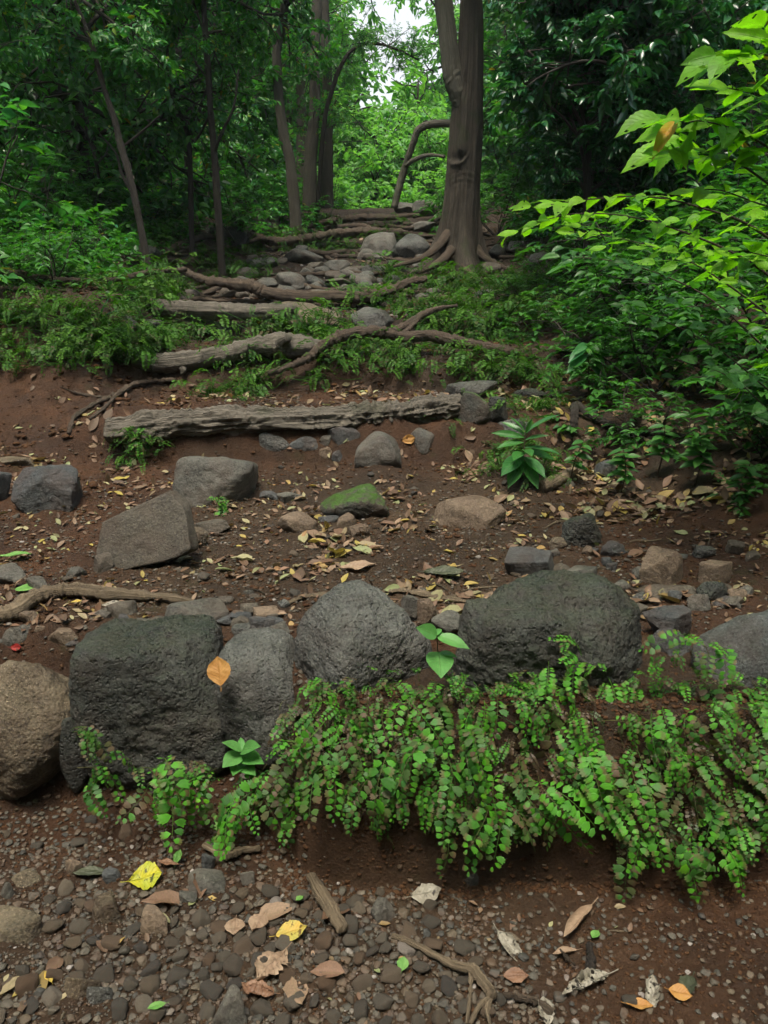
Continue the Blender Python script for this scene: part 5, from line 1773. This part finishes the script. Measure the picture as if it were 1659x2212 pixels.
main = empty('tree', gm, 'largest tree on the path, ridged brown trunk with a hollow knot and spreading root flare', 'tree')
wood_obj('trunk', [(tp - gm, tr_)], 'trunk', None, None, n=330, ring=120, amp=.012, freq=12, seed=2, ridge=0, parent=main, lump=.0, disp=lambda V, c, tg, th: trunk_disp(V + gm, c + gm, tg, th) - gm)
sp, sr = PP([(1002, 240, TY - .02), (990, 205, TY - .05), (978, 165, TY - .06), (969, 100, TY - .06), (957, 0, TY - .05), (938, -160, TY), (930, -300, TY)], [15, 22, 20, 19, 17])
wood_obj('second_stem', [(sp - gm, sr)], 'trunkpale', None, None, n=120, ring=40, amp=.012, freq=10, seed=4, ridge=.04, parent=main, lump=.08)
for k, lst in enumerate([[(968, 505, TY - .15), (945, 535, TY - .3), (915, 556, TY - .45), (880, 568, TY - .55), (850, 576, TY - .6)], [(975, 540, TY - .3), (955, 562, TY - .45), (925, 580, TY - .6), (905, 590, TY - .7)],
                         [(1000, 555, TY - .25), (1008, 585, TY - .45), (1022, 605, TY - .6), (1030, 628, TY - .8)], [(1025, 530, TY - .05), (1045, 556, TY - .15), (1075, 572, TY - .25), (1100, 588, TY - .3)]]):
    pp, rr = PP(lst, [11, 9, 7, 5, 3])
    for q in pp[1:]:
        q[2] = max(q[2], float(H(q[0], q[1])) + .01) if k != 9 else q[2]
    wood_obj('root', [(pp - gm, rr)], 'root', None, None, n=60, ring=18, amp=.01, freq=10, seed=30 + k, parent=main)
bp, br = PP([(1000, 262, TY), (975, 266, TY + .05), (935, 268, TY + .3), (905, 280, TY + .35), (892, 310, TY + .4), (880, 345, TY + .45), (866, 390, TY + .5), (852, 448, TY + .5)], [10, 8, 8, 8, 7, 7, 8, 8])
wood_obj('limb', [(bp - gm, br)], 'trunkpale', None, None, n=90, ring=16, amp=.01, freq=9, seed=40, parent=main, lump=.15)
bp, br = PP([(876, 358, TY + .45), (895, 345, TY + .4), (925, 335, TY + .3), (960, 338, TY + .1)], [5, 5, 4, 3])
wood_obj('limb', [(bp - gm, br)], 'trunkpale', None, None, n=40, ring=10, amp=.006, freq=9, seed=41, parent=main, lump=.15)
rg = np.random.default_rng(3)
for (dx, dy, yo, kd, sc, mt) in [(1020, -250, 0, 'crown', 1.3, 'leafmid'), (935, -220, 0, 'fine', 1.3, 'leafmid'), (1040, -330, .5, 'crown', 1.6, 'leafmid'), (900, -420, 0, 'crown', 1.6, 'leafmid'), (1200, -380, -.5, 'crown', 1.5, 'leafmid'), (1005, -60, -.2, 'fine', .5, 'leafmid')]:
    q = P(dx, dy, TY + yo) - gm
    add_branch(main, kd, q, rg.uniform(0, 6), sc, mt, rg)

# ------------------------------------------------------------------ the slender trees on the left
def slender(lst, rads, label, br, Y, bark='darkbark', extra=(), **kw):
    g = ground(lst[0][0], lst[0][1]) if Y is None else None
    Yb = g[1] if g is not None else Y
    pts, rr = PP([(a, b, Yb + (i * .05)) for i, (a, b) in enumerate(lst)], rads)
    pts = np.vstack([[pts[0][0], pts[0][1], float(H(pts[0][0], pts[0][1])) - .05], pts[1:]]) if True else pts
    ex = []
    for (el, er) in extra:
        a, b = PP([(x, y, Yb + k) for (x, y, k) in el], er)
        ex.append((a, b))
    return tree('tree', pts, rr, label, br, bark, extra=ex, **kw)


slender([(322, 492), (285, 400), (262, 320), (248, 260), (228, 200), (205, 120), (186, 60), (160, 0), (110, -120), (70, -250)], [8, 7, 6, 4.5, 3.5], 'slender dark tree leaning left, leftmost of the bare young trunks', [(.62, 'crown', .6, 'leafmid'), (.8, 'crown', .8, 'leafmid'), (.95, 'crown', 1.1, 'leafmid')],
        7.7, extra=[([(186, 62, .4), (215, 30, .45), (240, 0, .5), (300, -80, .6)], [5, 3]), ([(262, 320, .2), (300, 290, .1), (345, 250, -.1)], [3, 2]), ([(300, 440, .1), (265, 380, .3), (250, 330, .5), (215, 290, .6)], [4, 2])])
slender([(476, 496), (470, 430), (464, 340), (455, 240), (450, 160), (443, 60), (440, -20), (436, -200)], [9, 7.5, 7, 6, 5], 'straight dark slender tree standing at the head of the left roots', [(.7, 'crown', .5, 'leafmid'), (.85, 'crown', .9, 'leafmid'), (.98, 'crown', 1.2, 'leafmid')],
        8.7, extra=[([(463, 330, .1), (478, 290, 0), (505, 230, -.1), (515, 150, -.1)], [4, 2]), ([(452, 175, .2), (420, 130, .4), (385, 60, .5)], [3, 2]), ([(458, 240, .1), (425, 300, .3), (412, 300, .3)], [3, 2])])
slender([(640, 428), (628, 360), (612, 290), (602, 200), (598, 110), (612, 40), (620, -80), (630, -250)], [13, 11, 10, 9, 8], 'grey brown curved tree behind the upper left of the path', [(.75, 'crown', .9, 'leafmid'), (.9, 'fine', 1.2, 'leafmid'), (.99, 'crown', 1.5, 'leafmid')], 12.0, bark='greybark', ring=24)
slender([(668, 420), (672, 330), (680, 230), (678, 120), (684, 0), (680, -200)], [16, 13, 12, 11, 10], 'pale thick trunk left of its twin beside the sky gap', [(.35, 'fine', .5, 'leafmid'), (.55, 'fine', .6, 'leafmid'), (.8, 'fine', 1.0, 'leafmid'), (.95, 'fine', 1.6, 'leafmid')], 14.5, bark='greybark', ring=24)
slender([(705, 420), (706, 320), (708, 220), (704, 100), (700, 0), (690, -200)], [15, 13, 11, 9, 8], 'pale thick trunk nearest the sky gap, right of its twin', [(.3, 'fine', .45, 'leafmid'), (.5, 'fine', .45, 'leafmid'), (.85, 'fine', 1.3, 'leafmid'), (.97, 'fine', 1.6, 'leafmid')], 15.2, bark='greybark', ring=24)
slender([(650, 400), (652, 300), (650, 200), (652, 90), (655, -100)], [13, 10, 8], 'thin pale trunk behind the twin trunks', [(.8, 'fine', 1.0, 'leafmid')], 16.5, bark='greybark')
slender([(680, 330), (700, 270), (716, 200), (735, 145), (765, 105), (810, 94), (860, 108), (905, 130)], [5, 5, 4, 3, 2], 'arching thin tree bending over the sky gap', [(.6, 'fine', .42, 'leafmid'), (.8, 'fine', .38, 'leafmid'), (.95, 'fine', .35, 'leafmid')], 13.0)
slender([(408, 440), (410, 340), (405, 290), (388, 240), (370, 200), (360, 100)], [6, 5, 4, 3], 'thin forked tree between the two slender dark trees', [(.8, 'crown', .7, 'leafmid')], 9.5, extra=[([(408, 300, .1), (430, 240, .1), (447, 190, .2)], [5, 3])])

# the dark glossy tree right of the trunk and its neighbours
glist = []
for i, (dx, dy, dY, sc) in enumerate([(1330, 60, 0, .75), (1225, 190, -.2, .46), (1335, 160, -.3, .75), (1330, 60, 0, .8), (1245, 290, -.1, .55), (1320, 300, .2, .7), (1400, 200, .1, .75), (1265, 0, .2, .55), (1360, -60, 0, .85), (1400, -20, .3, .9), (1210, 380, .1, .40), (1290, 400, .3, .5), (1140, 110, -.3, .24), (1450, 330, .3, .7)]):
    glist.append((dx, dy, dY, sc))
gy = 6.6
gx = P(1270, 520, gy)
gp, gr = PP([(1272, 560, gy), (1268, 420, gy), (1272, 300, gy), (1278, 150, gy), (1285, 0, gy), (1290, -160, gy)], [8, 7, 6])
gp[0][2] = float(H(gp[0][0], gp[0][1])) - .05
glo = empty('tree', gp[0], 'dark glossy-leaved tree spreading right of the largest trunk', 'tree')
wood_obj('trunk', [(gp - gp[0], gr)], 'darkbark', None, None, n=50, ring=12, amp=.006, freq=9, seed=3, parent=glo)
rg = np.random.default_rng(13)
for (dx, dy, dY, sc) in glist:
    q = P(dx, dy, gy + dY)
    c = gp[min(5, max(1, int(np.argmin(np.abs(gp[:, 2] - q[2] + .3)))))]
    wood_obj('limb', [(np.array([c, (c + q) / 2 + np.array([0, 0, .08]), q]) - gp[0], [.018, .010])], 'darkbark', None, None, n=16, ring=7, amp=.003, freq=9, seed=3, parent=glo)
    add_branch(glo, 'glossy', q - gp[0], rg.uniform(0, 6), sc, 'leafglossy', rg)
slender([(1302, 560), (1300, 400), (1302, 240), (1306, 80), (1310, -120)], [7, 6, 5], 'thin dark pole of a tree, middle of three right of the big trunk', [(.95, 'glossy', 1.0, 'leafglossy')], 7.0)
slender([(1345, 560), (1342, 400), (1340, 240), (1344, 80), (1350, -120)], [7, 6, 5], 'thin dark pole of a tree, rightmost of three right of the big trunk', [(.95, 'glossy', 1.0, 'leafglossy')], 7.3)
slender([(1470, 600), (1462, 470), (1452, 330), (1440, 180), (1425, 60), (1410, -60), (1395, -200)], [60, 52, 48, 45, 40], 'massive brown trunk half hidden behind leaves at the right', [(.97, 'crown', 1.6, 'leafmid'), (.85, 'crown', 1.1, 'leafdark')], 8.8, bark='trunk', ring=60, n=110, amp=.03)

# ------------------------------------------------------------------ forest either side of the path
rg = np.random.default_rng(2024)
GFO = 'forest trees filling both sides of the path'
placed = []


def forest_tree(x, y, hgt, r0, label, kinds, lo=.25, n=7, sc=1.0, mats=('leafmid', 'leafdark'), bark='darkbark'):
    z = float(H(x, y, False))
    lean = rg.normal(size=2) * .35
    pts = [np.array([x, y, z - .1]), np.array([x + lean[0] * .3, y, z + hgt * .3]), np.array([x + lean[0] * .8, y + lean[1] * .5, z + hgt * .65]), np.array([x + lean[0] * 1.3, y + lean[1], z + hgt])]
    br = [(lo + (1 - lo) * (k + rg.random()) / n, kinds[int(rg.integers(0, len(kinds)))], sc * rg.uniform(.75, 1.25), mats[int(rg.integers(0, len(mats)))]) for k in range(n)]
    t = tree('tree', pts, [r0, r0 * .8, r0 * .55, r0 * .3], None, br, bark, group=GFO, n=30, ring=10)
    t['label'] = rel_label(label, (x, y, z), used_labels)
    placed.append((x, y))
    return t


landmark(gm, 'the largest trunk')
landmark(ground(322, 492), 'the leaning slender tree')
landmark(ground(476, 496), 'the straight slender tree')
landmark((P(640, 428, 12)[0], 12, 3), 'the grey curved tree')
landmark((P(690, 420, 15)[0], 15, 3), 'the pale twin trunks')
landmark((P(1470, 600, 8.8)[0], 8.8, 3), 'the massive brown trunk')
left_spots = [(-4.4, 7.2), (-3.4, 9.4), (-6.0, 9.4), (-4.8, 11.6), (-2.9, 12.2), (-7.4, 12.6), (-5.6, 15.0), (-3.3, 15.8), (-8.8, 17.0), (-6.2, 19.5), (-3.2, 20.0), (-10, 23), (-6.5, 25), (-3.6, 25.5)]
right_spots = [(3.6, 7.6), (5.2, 8.4), (2.6, 10.8), (4.0, 10.6), (5.8, 11.6), (2.6, 13.5), (4.6, 13.8), (7.0, 13.5), (3.2, 16.5), (5.4, 17), (8.2, 18), (3.4, 20.5), (6.4, 22), (9.5, 24), (4.6, 25)]
for i, (x, y) in enumerate(left_spots):
    forest_tree(x, y, rg.uniform(5.5, 8), rg.uniform(.05, .10), ['leafy forest tree', 'dense green tree', 'spreading understorey tree'][i % 3], ['crown', 'crown', 'fine'], lo=.12, n=8, sc=1.0 + .025 * max(0, y - 10), mats=('leafmid', 'leafdark', 'leafmid'))
for i, (x, y) in enumerate(right_spots):
    forest_tree(x, y, rg.uniform(5.5, 8), rg.uniform(.06, .11), ['leafy forest tree', 'dense green tree', 'tall shaded tree'][i % 3], ['crown', 'crown', 'glossy'] if y < 14 else ['crown', 'fine'], lo=.12, n=8, sc=1.0 + .025 * max(0, y - 10), mats=('leafmid', 'leafdark'))
# trees standing round the viewpoint; unseen, added to block low skylight from behind
for i, (x, y, h_) in enumerate([(-5, -2.6, 5), (-2.6, -3.6, 5), (0, -4.2, 5), (2.6, -3.6, 5), (5, -2.6, 5), (-6, .2, 5), (6, .2, 5)]):
    forest_tree(x, y, h_, .09, 'bushy tree behind the viewer', ['crown'], lo=.15, n=9, sc=1.5, mats=('leafmid',))
# shrubs under the trees
GSH = 'understorey shrubs at the edge of the forest'


def shrub(x, y, kind, sc, mat, label, flat=1.0, group=GSH):
    z = float(H(x, y, False)) - .03
    i = int(rg.integers(0, len(ST[kind])))
    r = empty('shrub', (x, y, z), None, 'shrub', group, rz=rg.uniform(0, 6.28), scale=(sc, sc, sc * flat))
    r['label'] = rel_label(label, (x, y, z), used_labels)
    link('branches', ST[kind][i][0], parent=r)
    link('foliage', leafdata(kind, i, mat), parent=r)
    return r


for (x, y, k, s, m_) in [(-3.6, 6.5, 'shrub', .8, 'leafdark'), (-4.1, 6.2, 'shrub', 1.1, 'leafdark'), (-3.5, 7.5, 'shrub', .9, 'leafdark'), (-4.0, 7.8, 'shrub', 1.1, 'leafmid'), (-5.0, 7.4, 'shrub', 1.3, 'leafdark'),
                         (-3.2, 8.4, 'shrub', .8, 'leafdark'), (-3.3, 9.3, 'shrub', 1.1, 'leafmid'), (-2.8, 9.8, 'shrub', .7, 'leafmid'), (-4.4, 9.2, 'shrub', 1.3, 'leafdark'), (-2.0, 11.0, 'shrub', .9, 'leafdark'), (-3.0, 11.3, 'shrub', 1.1, 'leafmid'), (-1.6, 12.6, 'shrub', .8, 'leafmid'),
                         (-2.4, 14.2, 'shrub', 1.2, 'leafdark'), (-1.5, 15.6, 'shrub', 1.0, 'leafmid'), (-5.8, 9.8, 'shrub', 1.5, 'leafmid'), (-4.6, 5.4, 'shrub', 1.1, 'leafmid'), (-3.3, 5.8, 'shrub', .95, 'leafmid'), (-3.5, 6.0, 'shrub', 1.3, 'leafmid'), (-3.4, 5.2, 'shrub', .6, 'leafmid'),
                         (1.9, 9.6, 'shrub', .8, 'leafmid'), (1.6, 11.4, 'shrub', .9, 'leafherb'), (2.6, 9.4, 'shrub', 1.0, 'leafmid'), (1.3, 13.2, 'shrub', .9, 'leafherb'), (2.2, 14.6, 'shrub', 1.2, 'leafherb'), (3.0, 8.2, 'shrub', 1.2, 'leafdark'), (3.2, 12.0, 'shrub', 1.3, 'leafmid'),
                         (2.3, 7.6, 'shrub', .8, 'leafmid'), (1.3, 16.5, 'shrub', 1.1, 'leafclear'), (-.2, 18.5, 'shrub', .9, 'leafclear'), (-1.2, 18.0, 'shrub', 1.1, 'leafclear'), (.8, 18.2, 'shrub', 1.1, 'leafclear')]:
    shrub(x, y, k, s, m_, {'leafmid': 'green shrub', 'leafdark': 'dark green shrub', 'leafherb': 'fresh green shrub', 'leafclear': 'sunlit light green shrub'}[m_])
for (x, y, s, m_) in [(1.35, 3.9, .55, 'leafherb'), (1.9, 3.7, .8, 'leafherb'), (1.55, 4.4, .8, 'leafherb'), (2.2, 4.5, 1.1, 'leafherb'), (1.5, 5.0, .75, 'leafherb'), (2.6, 3.9, 1.2, 'leafbright'), (1.9, 5.4, 1.0, 'leafherb'), (1.55, 5.9, .8, 'leafherb'), (2.6, 5.4, 1.3, 'leafherb'), (1.7, 6.7, .8, 'leafherb'),
                      (2.3, 6.5, 1.1, 'leafherb'), (3.1, 6.6, 1.3, 'leafmid'), (2.2, 3.1, .8, 'leafherb'), (1.75, 3.25, .45, 'leafherb'), (3.3, 4.8, 1.4, 'leafmid'), (1.35, 4.75, .5, 'leafherb'), (1.45, 7.4, .6, 'leafherb'), (2.0, 8.2, .7, 'leafherb')]:
    shrub(x, y, 'shrubhi', s, m_, 'bright broad-leaved bush', group='leafy bushes at the right of the steps')
# low undergrowth
rg = np.random.default_rng(515)
GLO = 'low leafy plants carpeting the forest edge'
n_lo = 0
while n_lo < 150:
    if n_lo < 105:
        y = rg.uniform(5.6, 11)
        x = rg.uniform(-.56 * y, -1.75 - .09 * y)
    else:
        y = rg.uniform(4.6, 12)
        x = rg.uniform(1.0 + .06 * y, .5 * y)
    z = float(H(x, y, False)) - .02
    i = int(rg.integers(0, 4))
    r = empty('low_plant', (x, y, z), None, 'plant', GLO, rz=rg.uniform(0, 6.28), scale=rg.uniform(.7, 1.5))
    r['label'] = rel_label('low leafy plant', (x, y, z), used_labels)
    link('stems', ST['low'][i][0], parent=r)
    link('foliage', leafdata('low', i, ['leafherb', 'leafmid'][n_lo % 2]), parent=r)
    n_lo += 1
# herb layer nobody could count
A = Acc()
N = 26000
y = rg.uniform(5.5, 20, N)
sd = rg.random(N) < .62
x = np.where(sd, rg.uniform(-.62, -.16, N) * y - .9, rg.uniform(.13, .6, N) * y + .6)
z = H(x, y, False)
d = randdir(N, rg)
d[:, 2] *= .3
s = .035 * (1 + y / 12)
put_leaves(A, leaf_tmpl(3, 1, .6, .45, .2, .15), np.stack([x, y, z + rg.random(N) ** 1.5 * .28], -1), d, np.array([0, 0, 1.]) + rg.normal(size=(N, 3)) * .35, s * rg.uniform(.7, 1.5, N), rg.random(N))
tag(link('undergrowth', A.mesh('undergrowth'), M['leafherb']), 'thin carpet of small green herbs on the forest floor', 'undergrowth', kind='stuff')

# ------------------------------------------------------------------ the near bush at the right with big bright leaves
BR = [([(2050, 300, 2.3), (1850, 180, 2.25), (1700, 128, 2.2), (1620, 116, 2.2), (1545, 126, 2.15)], .125, 10, 'top'),
      ([(2050, 620, 2.3), (1850, 460, 2.25), (1720, 360, 2.2), (1610, 290, 2.2), (1520, 262, 2.15), (1470, 268, 2.15)], .12, 14, 'a'),
      ([(2050, 760, 2.4), (1850, 560, 2.35), (1700, 430, 2.3), (1590, 350, 2.3), (1490, 318, 2.3), (1440, 326, 2.25)], .115, 14, 'b'),
      ([(2050, 380, 2.4), (1850, 300, 2.3), (1720, 250, 2.25), (1640, 205, 2.2), (1570, 190, 2.2)], .12, 9, 'c'),
      ([(2000, 900, 2.6), (1800, 640, 2.6), (1640, 500, 2.6), (1520, 450, 2.6), (1400, 425, 2.6), (1280, 430, 2.6), (1190, 442, 2.6)], .085, 20, 'd'),
      ([(2000, 950, 2.7), (1800, 720, 2.7), (1640, 580, 2.7), (1500, 510, 2.7), (1360, 468, 2.7), (1240, 462, 2.7), (1160, 480, 2.7)], .085, 20, 'e'),
      ([(2000, 1000, 2.9), (1800, 800, 2.9), (1660, 680, 2.9), (1500, 570, 2.9), (1360, 520, 2.9), (1230, 500, 2.9)], .085, 18, 'f'),
      ([(2000, 1100, 3.0), (1800, 900, 3.0), (1660, 760, 3.0), (1540, 650, 3.0), (1420, 590, 3.0), (1300, 560, 3.0), (1200, 555, 3.0)], .08, 18, 'g'),
      ([(2000, 600, 2.5), (1850, 520, 2.45), (1740, 470, 2.4), (1640, 440, 2.4), (1560, 412, 2.4), (1500, 410, 2.4)], .10, 12, 'h'),
      ([(2000, 1150, 3.0), (1800, 960, 3.0), (1680, 860, 3.0), (1560, 760, 3.0), (1450, 700, 3.0), (1340, 660, 3.0)], .085, 16, 'i'),
      ([(2000, 1200, 2.9), (1820, 1040, 2.9), (1700, 930, 2.9), (1600, 830, 2.9), (1500, 780, 2.9)], .09, 12, 'j'),
      ([(2000, 700, 2.6), (1800, 600, 2.6), (1680, 560, 2.6), (1600, 540, 2.6)], .10, 8, 'k')]
rootp = np.array([2.0, 2.75, float(H(2.0, 2.75)) - .03])
bush = empty('bush', rootp, 'near bush reaching in from the right with big bright yellow green leaves', 'bush')
big = leaf_tmpl(12, 3, .52, .42, .10, .16, wav=.03, seed=9)
BIG = []
for gi in range(5):
    g5 = np.random.default_rng(70 + gi)
    v_, f_, e_, l_ = leaf_tmpl(16, 3, [.50, .56, .44, .60, .48][gi], [.40, .36, .44, .38, .42][gi], [.10, .22, .02, .14, .3][gi], [.10, .28, .02, .4, .18][gi], wav=.05, seed=80 + gi)
    rim = e_ > .9
    v_[rim, 1] *= 1 + .07 * np.where((np.arange(len(v_)) // 7) % 2, 1, -1)[rim]       # toothed margin
    ff = f_[0]
    if gi in (1, 3, 4):                                                          # insect bites
        keep = np.ones(len(ff), bool)
        keep[g5.choice(len(ff), 3, replace=False)] = False
        ff = ff[keep]
    BIG.append((v_, [ff], e_, l_))
rg = np.random.default_rng(88)
for (lst, L, n, nm) in BR:
    pts = np.array([P(*q) for q in lst])
    full = np.vstack([rootp, rootp + (pts[0] - rootp) * .5 + np.array([.15, 0, .1]), pts]) - rootp
    b = wood_obj('branch', [(full, [.011, .009, .006, .0035, .002, .0014])], 'twig', None, None, n=60, ring=7, amp=.001, freq=9, seed=3, parent=bush)
    c = spline(pts - rootp, 60)
    A = Acc()
    tw_pos, tw_dir, tw_len = [], [], []
    for k in range(n):
        t = .12 + .88 * (k + 1) / n
        i = min(58, int(t * 59))
        ax = norm(c[i + 1] - c[i])
        side = norm(np.cross(ax, [0, 0, 1])) * (1 if k % 2 else -1)
        if rg.random() < .45 and t < .95:        # a side twig with three leaves
            dt = norm(ax * .8 + side * .7 + rg.normal(size=3) * .2)
            Lt = rg.uniform(.10, .22)
            e = c[i] + dt * Lt
            v, f = tube([c[i], (c[i] + e) / 2 + np.array([0, 0, .01]), e], [.0016, .0009], 6, 4)
            A.add(v, f, rnd=.5, edge=1.2, len=0)
            for q in range(4):
                s2 = norm(np.cross(dt, [0, 0, 1])) * (1 if q % 2 else -1)
                tw_pos.append(c[i] + dt * Lt * (.35 + .65 * q / 3)); tw_dir.append(norm(dt * (.5 if q < 3 else 2) + s2 * .8 + rg.normal(size=3) * .18 + np.array([0, 0, -.12]))); tw_len.append(L * rg.uniform(.55, .95))
        tw_pos.append(c[i]); tw_dir.append(norm(ax * (.45 if k < n - 1 else 3) + side * .85 + rg.normal(size=3) * .2 + np.array([0, 0, -.15]))); tw_len.append(L * rg.uniform(.7, 1.15))
    N = len(tw_pos)
    grp = rg.integers(0, 5, N)
    for gi in range(5):
        mk = grp == gi
        put_leaves(A, BIG[gi], np.array(tw_pos)[mk], np.array(tw_dir)[mk], (np.array([0, -.7, 1.]) + rg.normal(size=(N, 3)) * .42)[mk], np.array(tw_len)[mk], rg.random(N)[mk])
    put_leaves(A, big, tw_pos[:0], tw_dir, np.array([0, -.7, 1.]) + rg.normal(size=(N, 3)) * .3, np.array(tw_len) * 1.0, rg.random(N))
    link('foliage', A.mesh('foliage'), M['leafherb' if nm in ('g', 'i', 'j') else 'leafbright'], parent=b)
A = Acc()
put_leaves(A, leaf_tmpl(12, 3, .34, .42, .3, .3, wav=.03, seed=9), [P(1460, 262, 2.15) - rootp], [P(1412, 322, 2.1) - P(1460, 262, 2.15)], [(-.5, -1, .3)], np.array([.115]))
M['lf_amber2'] = solid_leaf('ageing_orange_leaf_tissue', (.55, .26, .03), (.45, .40, .04), trans=.4)
o = link('leaf', A.mesh('leaf'), M['lf_amber2'], parent=bush)
o['label'] = 'orange leaf hanging at the tip of a branch'

# ------------------------------------------------------------------ sunlit clearing and far forest
rg = np.random.default_rng(909)
GCL = 'sunlit trees round the clearing beyond the crest'
for i in range(16):
    y = rg.uniform(21, 36)
    x = rg.uniform(-.20, .24) * y
    z = float(H(x, y, False))
    hh = (rg.uniform(.05, .10) if abs(x / y) < .12 else rg.uniform(.2, .35)) * y
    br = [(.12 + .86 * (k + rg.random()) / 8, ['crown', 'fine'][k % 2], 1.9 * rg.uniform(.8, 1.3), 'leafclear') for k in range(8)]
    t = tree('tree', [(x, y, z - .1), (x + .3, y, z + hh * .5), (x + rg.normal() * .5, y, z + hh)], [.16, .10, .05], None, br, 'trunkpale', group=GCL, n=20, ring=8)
    t['label'] = rel_label('pale sunlit tree in the clearing', (x, y, z), used_labels)
for i in range(26):
    y = rg.uniform(40, 58)
    x = (i / 25 - .5) * 2 * .62 * y + rg.normal()
    z = float(H(x, y, False))
    hh = rg.uniform(3, 5) if abs(x / y) < .1 else rg.uniform(6, 11)
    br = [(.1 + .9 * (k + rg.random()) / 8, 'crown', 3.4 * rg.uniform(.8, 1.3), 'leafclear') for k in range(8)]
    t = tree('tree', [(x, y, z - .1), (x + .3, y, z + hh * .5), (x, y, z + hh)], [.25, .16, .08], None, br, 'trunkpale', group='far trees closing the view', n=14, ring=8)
    t['label'] = rel_label('far hazy tree', (x, y, z), used_labels)

# ------------------------------------------------------------------ the damp air of the forest
bm = bmesh.new()
bmesh.ops.create_cube(bm, size=1)
me = bpy.data.meshes.new('haze')
bm.to_mesh(me)
bm.free()
hz = link('haze', me, loc=(0, 29, 14), scale=(92, 84, 30))
tag(hz, 'pale damp air filling the forest', 'haze', kind='stuff')
m_, t_ = newmat('forest_air')
vol = t_.n('ShaderNodeVolumePrincipled')
vol.inputs['Color'].default_value = (.80, .92, 1.0, 1)
vol.inputs['Density'].default_value = .0009
vol.inputs['Anisotropy'].default_value = .2
om = t_.n('ShaderNodeOutputMaterial')
t_.l(vol.outputs[0], om.inputs['Volume'])
me.materials.append(m_)

# ------------------------------------------------------------------ light, sky, camera
SUN_EL, SUN_AZ = math.radians(70), math.radians(-165)      # azimuth from +Y towards +X
world = bpy.data.worlds.new('World')
scene.world = world
world.use_nodes = True
nt = world.node_tree
nt.nodes.clear()
sky = nt.nodes.new('ShaderNodeTexSky')
sky.sky_type = 'NISHITA'
sky.sun_disc = False
sky.sun_elevation = SUN_EL
sky.sun_rotation = SUN_AZ
sky.dust_density = 4
sky.air_density = 1.2
bg = nt.nodes.new('ShaderNodeBackground')
bg.inputs['Strength'].default_value = .12
ow = nt.nodes.new('ShaderNodeOutputWorld')
tint = nt.nodes.new('ShaderNodeMix')
tint.data_type = 'RGBA'
tint.blend_type = 'MULTIPLY'
tint.inputs[0].default_value = 1
tint.inputs[7].default_value = (1, .96, .86, 1)
nt.links.new(sky.outputs[0], tint.inputs[6])
# a bank of pale cloud low in the sky
tc = nt.nodes.new('ShaderNodeTexCoord')
sx = nt.nodes.new('ShaderNodeSeparateXYZ')
nt.links.new(tc.outputs['Generated'], sx.inputs[0])
mr = nt.nodes.new('ShaderNodeMapRange')
mr.inputs['From Min'].default_value = .62
mr.inputs['From Max'].default_value = .36
mr.inputs['To Max'].default_value = .85
nt.links.new(sx.outputs['Z'], mr.inputs['Value'])
cn = nt.nodes.new('ShaderNodeMix')
cn.data_type = 'RGBA'
cn.inputs[7].default_value = (5.2, 5.4, 5.6, 1)
my = nt.nodes.new('ShaderNodeMapRange')
my.inputs['From Min'].default_value = .55
my.inputs['From Max'].default_value = .80
nt.links.new(sx.outputs['Y'], my.inputs['Value'])
mm = nt.nodes.new('ShaderNodeMath')
mm.operation = 'MULTIPLY'
nt.links.new(mr.outputs[0], mm.inputs[0])
nt.links.new(my.outputs[0], mm.inputs[1])
nt.links.new(mm.outputs[0], cn.inputs[0])
nt.links.new(tint.outputs[2], cn.inputs[6])
nt.links.new(cn.outputs[2], bg.inputs[0])
nt.links.new(bg.outputs[0], ow.inputs[0])
sl = bpy.data.lights.new('sun', 'SUN')
sl.energy = 3.0
sl.angle = math.radians(20)
sl.color = (1, .94, .82)
so = bpy.data.objects.new('sun', sl)
COL.objects.link(so)
dv = Vector((math.sin(SUN_AZ) * math.cos(SUN_EL), math.cos(SUN_AZ) * math.cos(SUN_EL), math.sin(SUN_EL)))
so.rotation_euler = dv.to_track_quat('Z', 'Y').to_euler()
so.location = (0, 0, 30)

cd = bpy.data.cameras.new('camera')
cam = bpy.data.objects.new('camera', cd)
COL.objects.link(cam)
cam.location = CAM
cam.rotation_euler = (PI / 2 - PITCH, 0, 0)
cd.sensor_fit = 'VERTICAL'
cd.sensor_height = 24
cd.lens = 24 * FPX / 2212
cd.clip_start = .02
cd.clip_end = 2000
scene.camera = cam
scene.view_settings.view_transform = 'Standard'
scene.view_settings.look = 'None'
scene.view_settings.exposure = .86
scene.view_settings.gamma = 1
c = scene.cycles
c.use_denoising = True
c.use_adaptive_sampling = True
c.adaptive_threshold = .03
c.max_bounces = 6
c.diffuse_bounces = 3
c.glossy_bounces = 2
c.transmission_bounces = 4
c.transparent_max_bounces = 4
c.caustics_reflective = False
c.caustics_refractive = False
c.sample_clamp_indirect = 6
